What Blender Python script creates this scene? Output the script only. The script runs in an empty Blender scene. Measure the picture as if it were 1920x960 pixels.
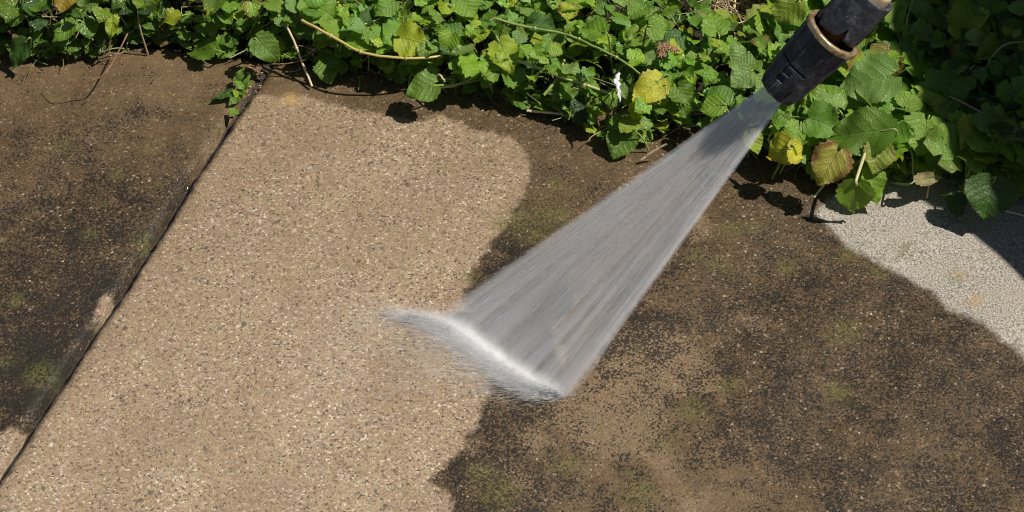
import bpy, bmesh, math, random
import numpy as np
from mathutils import Vector, Matrix
R = math.radians
random.seed(7); rng = np.random.default_rng(11)
sc = bpy.context.scene; COL = sc.collection

# ------------------------------------------------------------------ camera
PITCH = 48.0; HF = 26.0; DIST = 1.70
CAMP = Vector((0, -DIST*math.cos(R(PITCH)), DIST*math.sin(R(PITCH))))
cd = bpy.data.cameras.new('camera'); cam = bpy.data.objects.new('camera', cd); COL.objects.link(cam)
cam.location = CAMP; cam.rotation_euler = (R(90-PITCH), 0, 0)
cd.sensor_width = 36; cd.lens = 18/math.tan(R(HF/2)); cd.clip_start = .01; cd.clip_end = 200
sc.camera = cam
# ------------------------------------------------------------------ light
SX, SY = .64, -.08
SUN_DIR = Vector((SX, SY, 1.0)).normalized()          # towards the sun
EL = math.asin(SUN_DIR.z); AZ = math.atan2(SUN_DIR.x, SUN_DIR.y)
w = bpy.data.worlds.new('World'); sc.world = w; w.use_nodes = True
sky = w.node_tree.nodes.new('ShaderNodeTexSky'); sky.sky_type = 'NISHITA'; sky.sun_disc = False
sky.sun_elevation = EL; sky.sun_rotation = AZ
bg = w.node_tree.nodes['Background']; bg.inputs['Strength'].default_value = .042
w.node_tree.links.new(sky.outputs[0], bg.inputs[0])
sl = bpy.data.lights.new('sun', 'SUN'); sl.energy = 4.9; sl.angle = R(.53); sl.color = (1, .95, .87)
so = bpy.data.objects.new('sun', sl); COL.objects.link(so)
so.rotation_euler = SUN_DIR.to_track_quat('Z', 'Y').to_euler(); so.location = (1, 1, 2)
sc.view_settings.view_transform = 'Standard'; sc.view_settings.look = 'None'
sc.view_settings.exposure = 0.12; sc.view_settings.gamma = 1; sc.view_settings.use_curve_mapping = False
sc.cycles.volume_bounces = 14; sc.cycles.transparent_max_bounces = 24
sc.cycles.volume_max_steps = 256; sc.cycles.max_bounces = 16; sc.cycles.filter_width = 1.1

# ------------------------------------------------------------------ helpers
TH = math.tan(R(HF/2)); cp, sp_ = math.cos(R(PITCH)), math.sin(R(PITCH))
UPV = Vector((0, sp_, cp)); FW = Vector((0, cp, -sp_))
def ray(px, py):
    return (FW + Vector((1, 0, 0))*((px-960)/960*TH) + UPV*((480-py)/960*TH))
def at(px, py, z=0.0):
    """point of the photo (1920x960) at world height z"""
    d = ray(px, py); return CAMP + d*((z-CAMP.z)/d.z)
def g2(px, py): p = at(px, py); return (p.x, p.y)

def tag(o, label=None, cat=None, group=None, kind=None):
    if label: o['label'] = label
    if cat: o['category'] = cat
    if group: o['group'] = group
    if kind: o['kind'] = kind
    return o
def link(name, me, mat=None, parent=None):
    o = bpy.data.objects.new(name, me); COL.objects.link(o)
    if mat: me.materials.append(mat)
    if parent: o.parent = parent
    return o
def empty(name, loc):
    o = bpy.data.objects.new(name, None); COL.objects.link(o); o.location = loc; o.empty_display_size = .02
    return o
def mesh_np(name, V, F, smooth=True):
    """V (n,3) array, F (m,k) array or list of such arrays"""
    Fs = F if isinstance(F, list) else [F]
    me = bpy.data.meshes.new(name)
    me.vertices.add(len(V)); me.vertices.foreach_set('co', np.asarray(V, np.float32).ravel())
    tot = sum(f.size for f in Fs); n = sum(len(f) for f in Fs)
    me.loops.add(tot); me.polygons.add(n)
    me.loops.foreach_set('vertex_index', np.concatenate([f.ravel() for f in Fs]).astype(np.int32))
    st = []; c = 0
    for f in Fs:
        st.append(np.arange(len(f))*f.shape[1] + c); c += f.size
    me.polygons.foreach_set('loop_start', np.concatenate(st).astype(np.int32))
    me.polygons.foreach_set('use_smooth', np.full(n, smooth))
    me.update(calc_edges=True); me.validate()
    return me
def attr_f(me, name, arr):
    a = me.attributes.new(name, 'FLOAT', 'POINT'); a.data.foreach_set('value', np.asarray(arr, np.float32).ravel())
def attr_c(me, name, arr):
    a = me.attributes.new(name, 'FLOAT_COLOR', 'POINT')
    b = np.ones((len(arr), 4), np.float32); b[:, :3] = arr; a.data.foreach_set('color', b.ravel())
def attr_v(me, name, arr):
    a = me.attributes.new(name, 'FLOAT_VECTOR', 'POINT'); a.data.foreach_set('vector', np.asarray(arr, np.float32).ravel())

class Acc:
    """collects geometry and per-vertex arrays, makes ONE mesh"""
    def __init__(s): s.V = []; s.F = []; s.A = {}; s.n = 0
    def add(s, V, F, **att):
        s.V.append(np.asarray(V, float)); s.F.append(np.asarray(F, int)+s.n); s.n += len(V)
        for k, v in att.items():
            v = np.asarray(v, float)
            if v.ndim == 0: v = np.full(len(V), float(v))
            elif v.ndim == 1 and len(v) == 3 and len(V) != 3: v = np.tile(v, (len(V), 1))
            s.A.setdefault(k, []).append(v)
    def build(s, name, mat=None, parent=None, origin=None, smooth=True):
        V = np.concatenate(s.V)
        if origin is not None: V = V - np.array(origin)
        ks = {}
        for f in s.F: ks.setdefault(f.shape[1], []).append(f)
        me = mesh_np(name, V, [np.concatenate(v) for v in ks.values()], smooth)
        for k, v in s.A.items():
            v = np.concatenate(v)
            if v.ndim == 1: attr_f(me, k, v)
            elif k == 'tint': attr_c(me, k, v)
            else: attr_v(me, k, v)
        o = link(name, me, mat, parent)
        if origin is not None: o.location = origin
        return o

def smooth_path(P, n):
    P = np.array([list(p) for p in P], float)
    if len(P) == 2: P = np.array([P[0], (P[0]*2+P[1])/3, (P[0]+P[1]*2)/3, P[1]])
    Q = np.vstack([2*P[0]-P[1], P, 2*P[-1]-P[-2]]); out = []
    m = len(P)-1
    for t in np.linspace(0, m-1e-6, n):
        i = int(t); f = t-i; a, b, c, d = Q[i:i+4]
        out.append(.5*((2*b)+(-a+c)*f+(2*a-5*b+4*c-d)*f*f+(-a+3*b-3*c+d)*f**3))
    return np.array(out)
def tube(P, r0, r1=None, n=10, k=5, wob=0):
    """swept tube along smoothed path"""
    r1 = r0 if r1 is None else r1
    C = smooth_path(P, n)
    if wob: C[1:-1] += rng.normal(0, wob, (n-2, 3))
    T = np.gradient(C, axis=0); T /= np.linalg.norm(T, axis=1)[:, None]+1e-9
    ref = np.array([.3, .2, .93]); A = np.cross(T, ref); A /= np.linalg.norm(A, axis=1)[:, None]+1e-9
    B = np.cross(T, A); rr = np.linspace(r0, r1, n)
    th = np.arange(k)/k*2*np.pi
    V = (C[:, None]+rr[:, None, None]*(A[:, None]*np.cos(th)[None, :, None]+B[:, None]*np.sin(th)[None, :, None])).reshape(-1, 3)
    i, j = np.meshgrid(np.arange(n-1), np.arange(k), indexing='ij'); j2 = (j+1) % k
    F = np.stack([i*k+j, i*k+j2, (i+1)*k+j2, (i+1)*k+j], -1).reshape(-1, 4)
    return V, F

# ------------------------------------------------------------------ node helper
class NT:
    def __init__(s, name):
        s.m = bpy.data.materials.new(name); s.m.use_nodes = True; s.t = s.m.node_tree
        s.t.nodes.clear(); s.out = s.t.nodes.new('ShaderNodeOutputMaterial')
    def n(s, typ, **kw):
        nd = s.t.nodes.new(typ)
        for k, v in kw.items():
            if hasattr(nd, k): setattr(nd, k, v)
        return nd
    def l(s, a, b): s.t.links.new(a, b)
    def put(s, sock, v):
        if isinstance(v, bpy.types.NodeSocket): s.l(v, sock)
        elif isinstance(v, (tuple, list)) and len(v) == 3 and sock.type == 'RGBA': sock.default_value = (*v, 1)
        else: sock.default_value = v
    def math(s, op, a, b=0.0, c=0.0, clamp=False):
        nd = s.n('ShaderNodeMath', operation=op, use_clamp=clamp)
        s.put(nd.inputs[0], a); s.put(nd.inputs[1], b); s.put(nd.inputs[2], c); return nd.outputs[0]
    def vm(s, op, a, b=None):
        nd = s.n('ShaderNodeVectorMath', operation=op); s.put(nd.inputs[0], a)
        if b is not None: s.put(nd.inputs[1], b)
        return nd.outputs['Value'] if op in ('DOT_PRODUCT', 'LENGTH') else nd.outputs[0]
    def ss(s, x, a, b, lo=0.0, hi=1.0):
        nd = s.n('ShaderNodeMapRange', interpolation_type='SMOOTHSTEP')
        for i, v in enumerate((x, a, b, lo, hi)): s.put(nd.inputs[i], v)
        return nd.outputs[0]
    def lerp(s, x, a, b, lo, hi):
        nd = s.n('ShaderNodeMapRange')
        for i, v in enumerate((x, a, b, lo, hi)): s.put(nd.inputs[i], v)
        return nd.outputs[0]
    def mix(s, f, a, b, mode='MIX'):
        nd = s.n('ShaderNodeMix', data_type='RGBA', blend_type=mode)
        s.put(nd.inputs[0], f); s.put(nd.inputs[6], a); s.put(nd.inputs[7], b); return nd.outputs[2]
    def noise(s, vec, scale, det=2, rough=.5, dist=0, out=0):
        nd = s.n('ShaderNodeTexNoise'); s.put(nd.inputs['Vector'], vec)
        nd.inputs['Scale'].default_value = scale; nd.inputs['Detail'].default_value = det
        nd.inputs['Roughness'].default_value = rough; nd.inputs['Distortion'].default_value = dist
        return nd.outputs[out]
    def voro(s, vec, scale, out='Color', feature='F1', rnd=1):
        nd = s.n('ShaderNodeTexVoronoi', feature=feature); s.put(nd.inputs['Vector'], vec)
        nd.inputs['Scale'].default_value = scale; nd.inputs['Randomness'].default_value = rnd
        return nd.outputs[out]
    def obj(s): return s.n('ShaderNodeTexCoord').outputs['Object']
    def attr(s, name, out='Fac'): return s.n('ShaderNodeAttribute', attribute_name=name).outputs[out]
    def comb(s, x, y, z):
        nd = s.n('ShaderNodeCombineXYZ')
        for i, v in enumerate((x, y, z)): s.put(nd.inputs[i], v)
        return nd.outputs[0]
    def sep(s, v):
        nd = s.n('ShaderNodeSeparateXYZ'); s.put(nd.inputs[0], v); return nd.outputs
    def ramp(s, f, stops, interp='LINEAR'):
        nd = s.n('ShaderNodeValToRGB'); s.put(nd.inputs[0], f); r = nd.color_ramp; r.interpolation = interp
        while len(r.elements) < len(stops): r.elements.new(.5)
        for e, (p, c) in zip(r.elements, stops): e.position = p; e.color = (*c, 1)
        return nd.outputs[0]
    def bump(s, h, dist, strength=1.0, normal=None):
        nd = s.n('ShaderNodeBump'); s.put(nd.inputs['Height'], h); nd.inputs['Distance'].default_value = dist
        nd.inputs['Strength'].default_value = strength
        if normal is not None: s.l(normal, nd.inputs['Normal'])
        return nd.outputs[0]
    def pbr(s, col, rough=.6, normal=None, **kw):
        nd = s.n('ShaderNodeBsdfPrincipled'); s.put(nd.inputs['Base Color'], col); s.put(nd.inputs['Roughness'], rough)
        if normal is not None: s.l(normal, nd.inputs['Normal'])
        for k, v in kw.items(): s.put(nd.inputs[k.replace('_', ' ')], v)
        return nd.outputs[0]
    def surf(s, sh): s.l(sh, s.out.inputs['Surface']); return s.m

# ------------------------------------------------------------------ concrete slab material
def slab_material():
    t = NT('wet_sandstone_concrete'); P = t.obj()
    cell = t.voro(P, 680); cs = t.sep(cell)
    big = t.sep(t.voro(P, 170)); bigd = t.voro(P, 170, 'Distance')
    fine = t.noise(P, 900, 2, .6)
    mid = t.noise(P, 520, 4, .62)
    low = t.noise(P, 14, 3, .6); lowb = t.noise(t.vm('ADD', P, (3.3, 1.7, .4)), 45, 3, .6)
    edge = t.math('MULTIPLY', t.math('SUBTRACT', t.noise(P, 90, 5, .7), .5), .022)
    # washed clean aggregate
    agg = t.ramp(cs[0], [(0, (.012, .011, .010)), (.045, (.020, .017, .014)), (.06, (.17, .115, .070)), (.25, (.27, .195, .125)),
                         (.55, (.335, .25, .162)), (.80, (.42, .325, .215)), (.93, (.48, .385, .27)), (.965, (.66, .57, .44)), (1, (.78, .72, .60))])
    red = t.ss(cs[1], .93, .97); agg = t.mix(t.math('MULTIPLY', red, .8), agg, (.27, .13, .08))
    yel = t.ss(cs[2], .94, .97); agg = t.mix(yel, agg, (.42, .26, .10))
    bl = t.math('MULTIPLY', t.math('LESS_THAN', big[0], .022), t.math('LESS_THAN', bigd, .0026*170*.8))
    agg = t.mix(t.math('MULTIPLY', bl, .85), agg, (.035, .036, .034))
    agg = t.mix(.26, agg, (.375, .290, .197))
    pits = t.ss(t.noise(P, 400, 2, .4), .665, .70); agg = t.mix(t.math('MULTIPLY', pits, .9), agg, (.035, .03, .024))
    agg = t.mix(t.ss(t.noise(t.vm('ADD', P, (1.1, 4.2, 0)), 9, 4, .65), .42, .66, 0, .42), agg, t.mix(1, agg, (.74, .70, .64), 'MULTIPLY'))
    agg = t.mix(t.ss(low, .35, .68, 0, .35), agg, (.25, .175, .105))
    agg = t.mix(t.math('MULTIPLY', t.attr('damp'), .68), agg, t.mix(1, agg, (.66, .60, .54), 'MULTIPLY'))
    sparse = t.ss(t.noise(P, 22, 4, .7), .63, .69)
    agg = t.mix(t.math('MULTIPLY', sparse, t.ss(mid, .5, .62)), agg, (.07, .065, .05))
    # dirty wet
    blk = t.attr('black')
    dbase = t.ramp(cs[0], [(0, (.016, .012, .008)), (.12, (.028, .017, .008)), (.5, (.070, .042, .018)), (.85, (.112, .070, .032)), (.965, (.17, .12, .068)), (.99, (.34, .28, .19)), (1, (.48, .42, .31))])
    dbase = t.mix(t.attr('sand'), dbase, t.mix(.38, (.198, .128, .064), dbase))
    hum = t.ss(lowb, .3, .7, 0, .5); dbase = t.mix(hum, dbase, (.072, .048, .024))
    tan = t.ss(t.math('ADD', t.attr('tan'), t.math('MULTIPLY', edge, 1.5)), -.007, .007)
    dbase = t.mix(t.math('MULTIPLY', tan, .8), dbase, t.mix(.55, (.225, .158, .09), t.mix(1, agg, (.66, .60, .52), 'MULTIPLY')))
    lowk = t.math('MULTIPLY', t.math('SUBTRACT', low, .5), .45)
    lk2 = t.math('MULTIPLY', t.math('SUBTRACT', lowb, .5), .45)
    th = t.math('ADD', t.lerp(blk, 0, 1, .32, .605), t.math('ADD', t.math('MULTIPLY', lowk, .7), t.math('MULTIPLY', lk2, 1.0)))
    spk = t.ss(t.math('SUBTRACT', t.math('ADD', mid, t.math('MULTIPLY', t.math('SUBTRACT', cs[2], .5), .13)), th), -.035, .02, 1, 0)
    dirty = t.mix(t.math('MULTIPLY', spk, .88), dbase, (.011, .0088, .0062))
    moss = t.math('MULTIPLY', t.attr('moss'), t.ss(t.noise(P, 380, 3, .6), .40, .56))
    clean = t.ss(t.math('ADD', t.attr('clean'), edge), -.0035, .0035)
    # dry pale area
    dryc = t.ramp(t.noise(P, 700, 3, .65), [(0, (.05, .045, .038)), (.38, (.11, .10, .085)), (.46, (.27, .245, .205)), (.55, (.40, .365, .31)), (.68, (.56, .52, .455)), (1, (.76, .72, .64))])
    dryc = t.mix(t.ss(lowb, .35, .7, 0, .4), dryc, (.34, .29, .22))
    dry = t.ss(t.math('ADD', t.attr('dry'), t.math('MULTIPLY', edge, .7)), -.005, .003)
    col = t.mix(clean, dirty, agg); col = t.mix(dry, col, dryc)
    mc = t.mix(t.ss(fine, .4, .6), (.075, .082, .018), (.20, .18, .05))
    col = t.mix(t.math('MULTIPLY', moss, .62), col, mc)
    orange = t.math('MULTIPLY', t.attr('orange'), t.ss(mid, .42, .55)); col = t.mix(t.math('MULTIPLY', orange, .8), col, (.42, .25, .07))
    h = t.math('ADD', t.math('MULTIPLY', t.voro(P, 680, 'Distance'), -.6), t.math('ADD', t.math('MULTIPLY', fine, .7), mid))
    nrm = t.bump(h, .0009, .65)
    nrm = t.bump(t.noise(P, 60, 4, .6), .003, .5, nrm)
    rgh = t.math('ADD', t.lerp(cs[1], 0, 1, .34, .75), t.math('MULTIPLY', dry, .25), clamp=True)
    spec = t.lerp(dry, 0, 1, .34, .15)
    return t.surf(t.pbr(col, rgh, nrm, Specular_IOR_Level=spec))

def sdf(pts, poly):
    """signed distance, + inside"""
    poly = np.array(poly); n = len(poly); d = np.full(len(pts), 1e9); ins = np.zeros(len(pts), bool)
    for i in range(n):
        a, b = poly[i], poly[(i+1) % n]; e = b-a; v = pts-a
        tt = np.clip((v@e)/(e@e), 0, 1); q = v-tt[:, None]*e; d = np.minimum(d, np.hypot(q[:, 0], q[:, 1]))
        c = (a[1] > pts[:, 1]) != (b[1] > pts[:, 1])
        with np.errstate(divide='ignore', invalid='ignore'):
            xi = (b[0]-a[0])*(pts[:, 1]-a[1])/(b[1]-a[1]+1e-12)+a[0]
        ins ^= c & (pts[:, 0] < xi)
    return np.where(ins, d, -d)
def rbf(pts, anchors, s=.045):
    num = np.zeros(len(pts)); den = np.full(len(pts), 1e-9)
    for px, py, v in anchors:
        g = g2(px, py); d2 = ((pts-np.array(g))**2).sum(1); wgt = 1/(d2+s*s*.25)**1.5
        num += wgt*v; den += wgt
    return num/den
def blobs(pts, L):
    o = np.zeros(len(pts))
    for px, py, r in L:
        g = g2(px, py); rr = r/2450; d2 = ((pts-np.array(g))**2).sum(1)
        o = np.maximum(o, np.clip(1.25-np.sqrt(d2)/rr*.75+rng.normal(0, .05, len(pts)), 0, 1))
    return o

CLEAN = [(-60, 985), (0, 892), (230, 540), (482, 175), (520, 182), (575, 176), (640, 198), (720, 216), (790, 226), (825, 214), (880, 240), (960, 260), (988, 288), (996, 330),
         (978, 368), (945, 425), (905, 475), (880, 515), (868, 560), (895, 590), (950, 592), (1010, 615), (1055, 650), (1062, 700), (1040, 735), (960, 706), (920, 700), (912, 745), (893, 790),
         (858, 848), (800, 900), (845, 930), (850, 975), (850, 1100), (-60, 1100)]
TAN = [[(1140, 640), (1190, 608), (1262, 622), (1335, 680), (1342, 728), (1292, 745), (1240, 742), (1262, 790), (1240, 826), (1272, 868), (1262, 905), (1200, 862), (1110, 850), (1045, 812), (1005, 765), (1060, 745), (1105, 700)],
       [(1262, 922), (1328, 928), (1338, 975), (1275, 985)], [(1000, 800), (1040, 830), (1000, 850), (960, 820)], [(1385, 590), (1440, 600), (1430, 625), (1390, 615)], [(1290, 395), (1330, 405), (1335, 440), (1300, 450)], [(880, 845), (960, 870), (1000, 910), (930, 900), (880, 880)]]
DAMP = [(500, 200, .9), (700, 240, .7), (900, 280, .8), (980, 330, .8), (600, 350, .5), (850, 400, .5), (400, 450, .45), (700, 560, .35), (300, 650, .3), (880, 620, .7), (850, 760, .5), (560, 620, .45), (200, 800, .1), (500, 850, .0), (700, 880, .1), (600, 740, .15), (150, 920, 0), (450, 700, .2), (800, 920, .2),
        (190, 570, .9), (30, 830, .9), (400, 270, .8), (300, 440, .9), (1000, 650, .6)]
LCLEAN = [[(185, 560), (202, 545), (214, 556), (222, 580), (165, 660), (158, 652), (178, 600)], [(-20, 815), (30, 800), (58, 806), (36, 856), (-20, 920)], [(222, 560), (300, 440), (400, 262), (430, 215), (448, 222), (300, 470), (235, 590)]]
DRY = [(1525, 395), (1560, 425), (1590, 462), (1640, 490), (1700, 518), (1750, 548), (1790, 585), (1840, 605), (1885, 640), (1925, 672), (2000, 740), (2150, 800), (2400, 700), (2400, 300), (1700, 300), (1640, 350), (1560, 370)]
BLACK = [(1100, 300, .2), (1400, 380, .25), (1050, 350, .35), (960, 480, .8), (905, 540, .9), (1500, 450, .3), (1300, 500, .5), (1500, 600, .6), (1700, 650, .6),
         (1850, 800, .65), (1400, 700, .55), (1350, 760, .8), (1230, 660, .7), (1180, 650, .85), (1290, 690, .35), (1150, 830, .12), (1080, 790, .25), (1210, 880, .15), (1300, 935, .05),
         (960, 850, .85), (900, 900, .85), (880, 960, .8), (1060, 930, .6), (1200, 945, .75), (1000, 740, .9), (1500, 850, .6), (1000, 650, .3), (700, 200, .05), (900, 230, .05), (550, 150, .1), (1250, 420, .4),
         (1600, 480, .5), (1750, 600, .6), (1550, 730, .5), (1180, 760, .5), (1260, 800, .5),
         (100, 150, .12), (350, 130, .08), (200, 250, .42), (60, 300, .42), (350, 250, .3), (330, 370, .6), (200, 450, .68), (40, 420, .6), (100, 560, .85), (60, 700, .95), (200, 540, .76), (30, 620, .92), (430, 220, .2),
         (150, 680, .92), (250, 440, .7), (240, 120, .05), (20, 180, .15), (300, 500, .6), (395, 300, .25)]
MOSS = [(965, 412, 34), (1032, 405, 34), (1005, 442, 24), (930, 420, 18), (1040, 345, 14), (1075, 360, 12), (885, 518, 14), (1370, 430, 20), (1345, 495, 18), (1415, 425, 14), (1475, 500, 16), (1300, 480, 14),
        (285, 276, 15), (218, 325, 13), (298, 347, 9), (170, 435, 14), (275, 450, 22), (190, 380, 10), (120, 272, 16), (95, 178, 13), (380, 195, 10), (300, 180, 9), (215, 188, 10), (75, 700, 26), (30, 560, 16), (10, 675, 12),
        (935, 925, 30), (905, 885, 22), (1200, 925, 26), (1062, 868, 20), (1125, 798, 9), (1165, 830, 7), (1190, 655, 9), (1250, 835, 16), (1300, 770, 22), (1370, 725, 20), (1180, 885, 9), (1580, 620, 26), (1590, 480, 18), (1650, 510, 16), (1570, 735, 22), (1700, 470, 22), (1790, 520, 14), (1290, 700, 7),
        (665, 265, 11), (838, 312, 12), (520, 262, 7), (600, 345, 6), (515, 400, 6), (410, 240, 12)]
ORANGE = [(1828, 566, 13), (1800, 515, 9), (545, 185, 16)]
SAND = [(100, 130, 1.), (300, 140, 1.), (430, 130, .9), (400, 210, .6), (200, 220, .5), (50, 230, .5), (200, 400, .1), (60, 600, .0), (300, 400, .1), (560, 150, .8), (700, 195, .45), (950, 240, .35), (1080, 300, .5), (1000, 480, .1), (1140, 820, 1.), (1260, 650, .9), (1200, 880, .9), (1300, 930, 1.2),
        (1100, 780, .8), (1000, 860, .4), (900, 880, .4), (1400, 400, .2), (1600, 600, .05), (1600, 850, .3), (1850, 800, .25), (1380, 600, .1), (1460, 760, .2), (1010, 640, 1.2), (1220, 720, .4)]
MAT_SLAB = slab_material()
J0, J1 = np.array(g2(0, 890)), np.array(g2(490, 140)); JD = (J1-J0)/np.linalg.norm(J1-J0); JN = np.array((JD[1], -JD[0]))  # JN points right
BACKL = (np.array(g2(0, 60)), np.array(g2(1920, 270)))

def back_y(x):
    a, b = BACKL; return a[1]+(b[1]-a[1])*(x-a[0])/(b[0]-a[0])
def slab(name, s0, s1, z, label):
    """slab spanning s0..s1 metres right of the joint line; along the joint t0..back edge"""
    ds = .0045; ns = int((s1-s0)/ds)+1; S = np.linspace(s0, s1, ns)
    T = np.arange(-.30, 1.0, ds)
    SS, TT = np.meshgrid(S, T, indexing='ij'); X = J0[0]+JD[0]*TT+JN[0]*SS; Y = J0[1]+JD[1]*TT+JN[1]*SS
    # wander of the joint edge
    side = 0 if abs(s0) < .05 else -1
    wob = .0005*np.sin(TT*31+1)+.0004*np.sin(TT*77)+.0004*np.sin(TT*190+2)+.0003*np.sin(TT*410)
    fe = np.exp(-np.abs(SS-(s0 if side == 0 else s1))/.02)
    X += JN[0]*wob*fe; Y += JN[1]*wob*fe
    keep = Y < back_y(X)+.004
    e = np.abs(SS-(s0 if side == 0 else s1)); rim = np.clip(1-e/.007, 0, 1)
    Z = z - .0022*rim**2.2 + .0009*np.sin(X*23+Y*11)+.0007*np.sin(X*51-Y*37) + rim*rng.normal(0, .0003, X.shape)
    nt = len(T); idx = np.arange(ns*nt).reshape(ns, nt)
    F = np.stack([idx[:-1, :-1], idx[1:, :-1], idx[1:, 1:], idx[:-1, 1:]], -1).reshape(-1, 4)
    kk = keep.ravel(); F = F[kk[F].all(1)]
    V = np.stack([X, Y, Z], -1).reshape(-1, 3)
    top = V.copy()
    # skirt on the joint side and the other sides: boundary edges dropped 45 mm
    E = np.concatenate([F[:, [0, 1]], F[:, [1, 2]], F[:, [2, 3]], F[:, [3, 0]]]); key = np.sort(E, 1); kx = key[:, 0]*len(V)+key[:, 1]
    u, inv, cnt = np.unique(kx, return_inverse=True, return_counts=True); B = E[cnt[inv] == 1]
    used = np.unique(B); remap = np.full(len(V), -1); remap[used] = np.arange(len(used))+len(V)
    low = V[used].copy(); low[:, 2] = z-.045
    if side == -1 or side == 0: low[:, :2] += 0
    V2 = np.vstack([V, low]); F2 = np.stack([B[:, 1], B[:, 0], remap[B[:, 0]], remap[B[:, 1]]], -1)
    allF = np.vstack([F, F2]); usedv = np.unique(allF); rm = np.full(len(V2), -1); rm[usedv] = np.arange(len(usedv))
    V3 = V2[usedv]; F3 = rm[allF]; me = mesh_np(name, V3, F3, True)
    pts = V3[:, :2]; P = lambda L: [g2(*q) for q in L]
    attr_f(me, 'clean', sdf(pts, P(CLEAN)) if side == 0 else np.maximum.reduce([sdf(pts, P(q)) for q in LCLEAN]))
    attr_f(me, 'dry', sdf(pts, P(DRY)) if side == 0 else np.full(len(pts), -1.))
    attr_f(me, 'black', rbf(pts, BLACK)); attr_f(me, 'moss', blobs(pts, MOSS)); attr_f(me, 'orange', blobs(pts, ORANGE)); attr_f(me, 'sand', rbf(pts, SAND))
    attr_f(me, 'damp', rbf(pts, DAMP, .08))
    tn = np.maximum.reduce([sdf(pts, P(q)) for q in TAN]) if side == 0 else np.full(len(pts), -.2)
    attr_f(me, 'tan', tn)
    o = link(name, me, MAT_SLAB); tag(o, label, 'paving slab', 'concrete paving slabs', 'structure')
    return o
GAP = .0066
slab('paving_slab', GAP/2, 1.35, 0, 'large concrete paving slab half washed clean under the water jet')
slab('paving_slab', -.62, -GAP/2-.002, -.0015, 'dark lichen stained paving slab left of the joint')

# ------------------------------------------------------------------ soil ground
def soil_material():
    t = NT('dark_soil'); P = t.obj()
    n = t.noise(P, 160, 5, .7); c = t.ramp(n, [(.3, (.010, .006, .004)), (.5, (.035, .022, .013)), (.62, (.07, .045, .027)), (.75, (.12, .085, .055))])
    return t.surf(t.pbr(c, .75, t.bump(t.noise(P, 120, 6, .7), .006, 1)))
def ground():
    xs = np.concatenate([[-40, -8, -2], np.linspace(-1, 1.1, 190), [2, 8, 40]]); ys = np.concatenate([[-40, -8, -2, -1], np.linspace(-.6, 1.0, 150), [2, 8, 40]])
    X, Y = np.meshgrid(xs, ys, indexing='ij'); by = back_y(X)
    d = np.clip((Y-by+.01)/.06, 0, 1); near = (np.abs(X) < 1.05) & (Y > -.6) & (Y < 1)
    Z = -.030+.034*d*d*(3-2*d)+np.where(near, .004*np.sin(X*60+3*np.sin(Y*41))*np.sin(Y*53+X*17)*d, 0)+np.where(near, rng.normal(0, .0018, X.shape), 0)*d
    n0, n1 = X.shape; idx = np.arange(n0*n1).reshape(n0, n1)
    F = np.stack([idx[:-1, :-1], idx[1:, :-1], idx[1:, 1:], idx[:-1, 1:]], -1).reshape(-1, 4)
    me = mesh_np('ground', np.stack([X, Y, Z], -1).reshape(-1, 3), F); tag(link('ground', me, soil_material()), 'dark damp soil under the plants and between the slabs', 'soil', None, 'structure')
ground()

# sand and silt in the bottom of the joint
def joint_sand():
    t = NT('joint_silt'); P = t.obj()
    c = t.ramp(t.noise(P, 400, 3, .6), [(.35, (.018, .013, .009)), (.5, (.038, .028, .020)), (.65, (.08, .064, .05))])
    m = t.surf(t.pbr(c, .6, t.bump(t.noise(P, 500, 3), .0005, 1)))
    T = np.linspace(-.3, .60, 260); S = np.linspace(-.012, .012, 9)
    SS, TT = np.meshgrid(S, T, indexing='ij'); X = J0[0]+JD[0]*TT+JN[0]*SS; Y = J0[1]+JD[1]*TT+JN[1]*SS
    up = np.clip((TT-.36)/.1, 0, 1)
    Z = -.0130+.0085*up-.2*SS*0+rng.normal(0, .00008, SS.shape)+.0005*np.sin(TT*60)-.0028*np.exp(-((TT-.15)/.1)**2)
    idx = np.arange(X.size).reshape(X.shape); F = np.stack([idx[:-1, :-1], idx[1:, :-1], idx[1:, 1:], idx[:-1, 1:]], -1).reshape(-1, 4)
    tag(link('joint_silt', mesh_np('joint_silt', np.stack([X, Y, Z], -1).reshape(-1, 3), F), m), 'grey silt lying in the joint between the slabs', 'silt', None, 'structure')
joint_sand()

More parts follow.
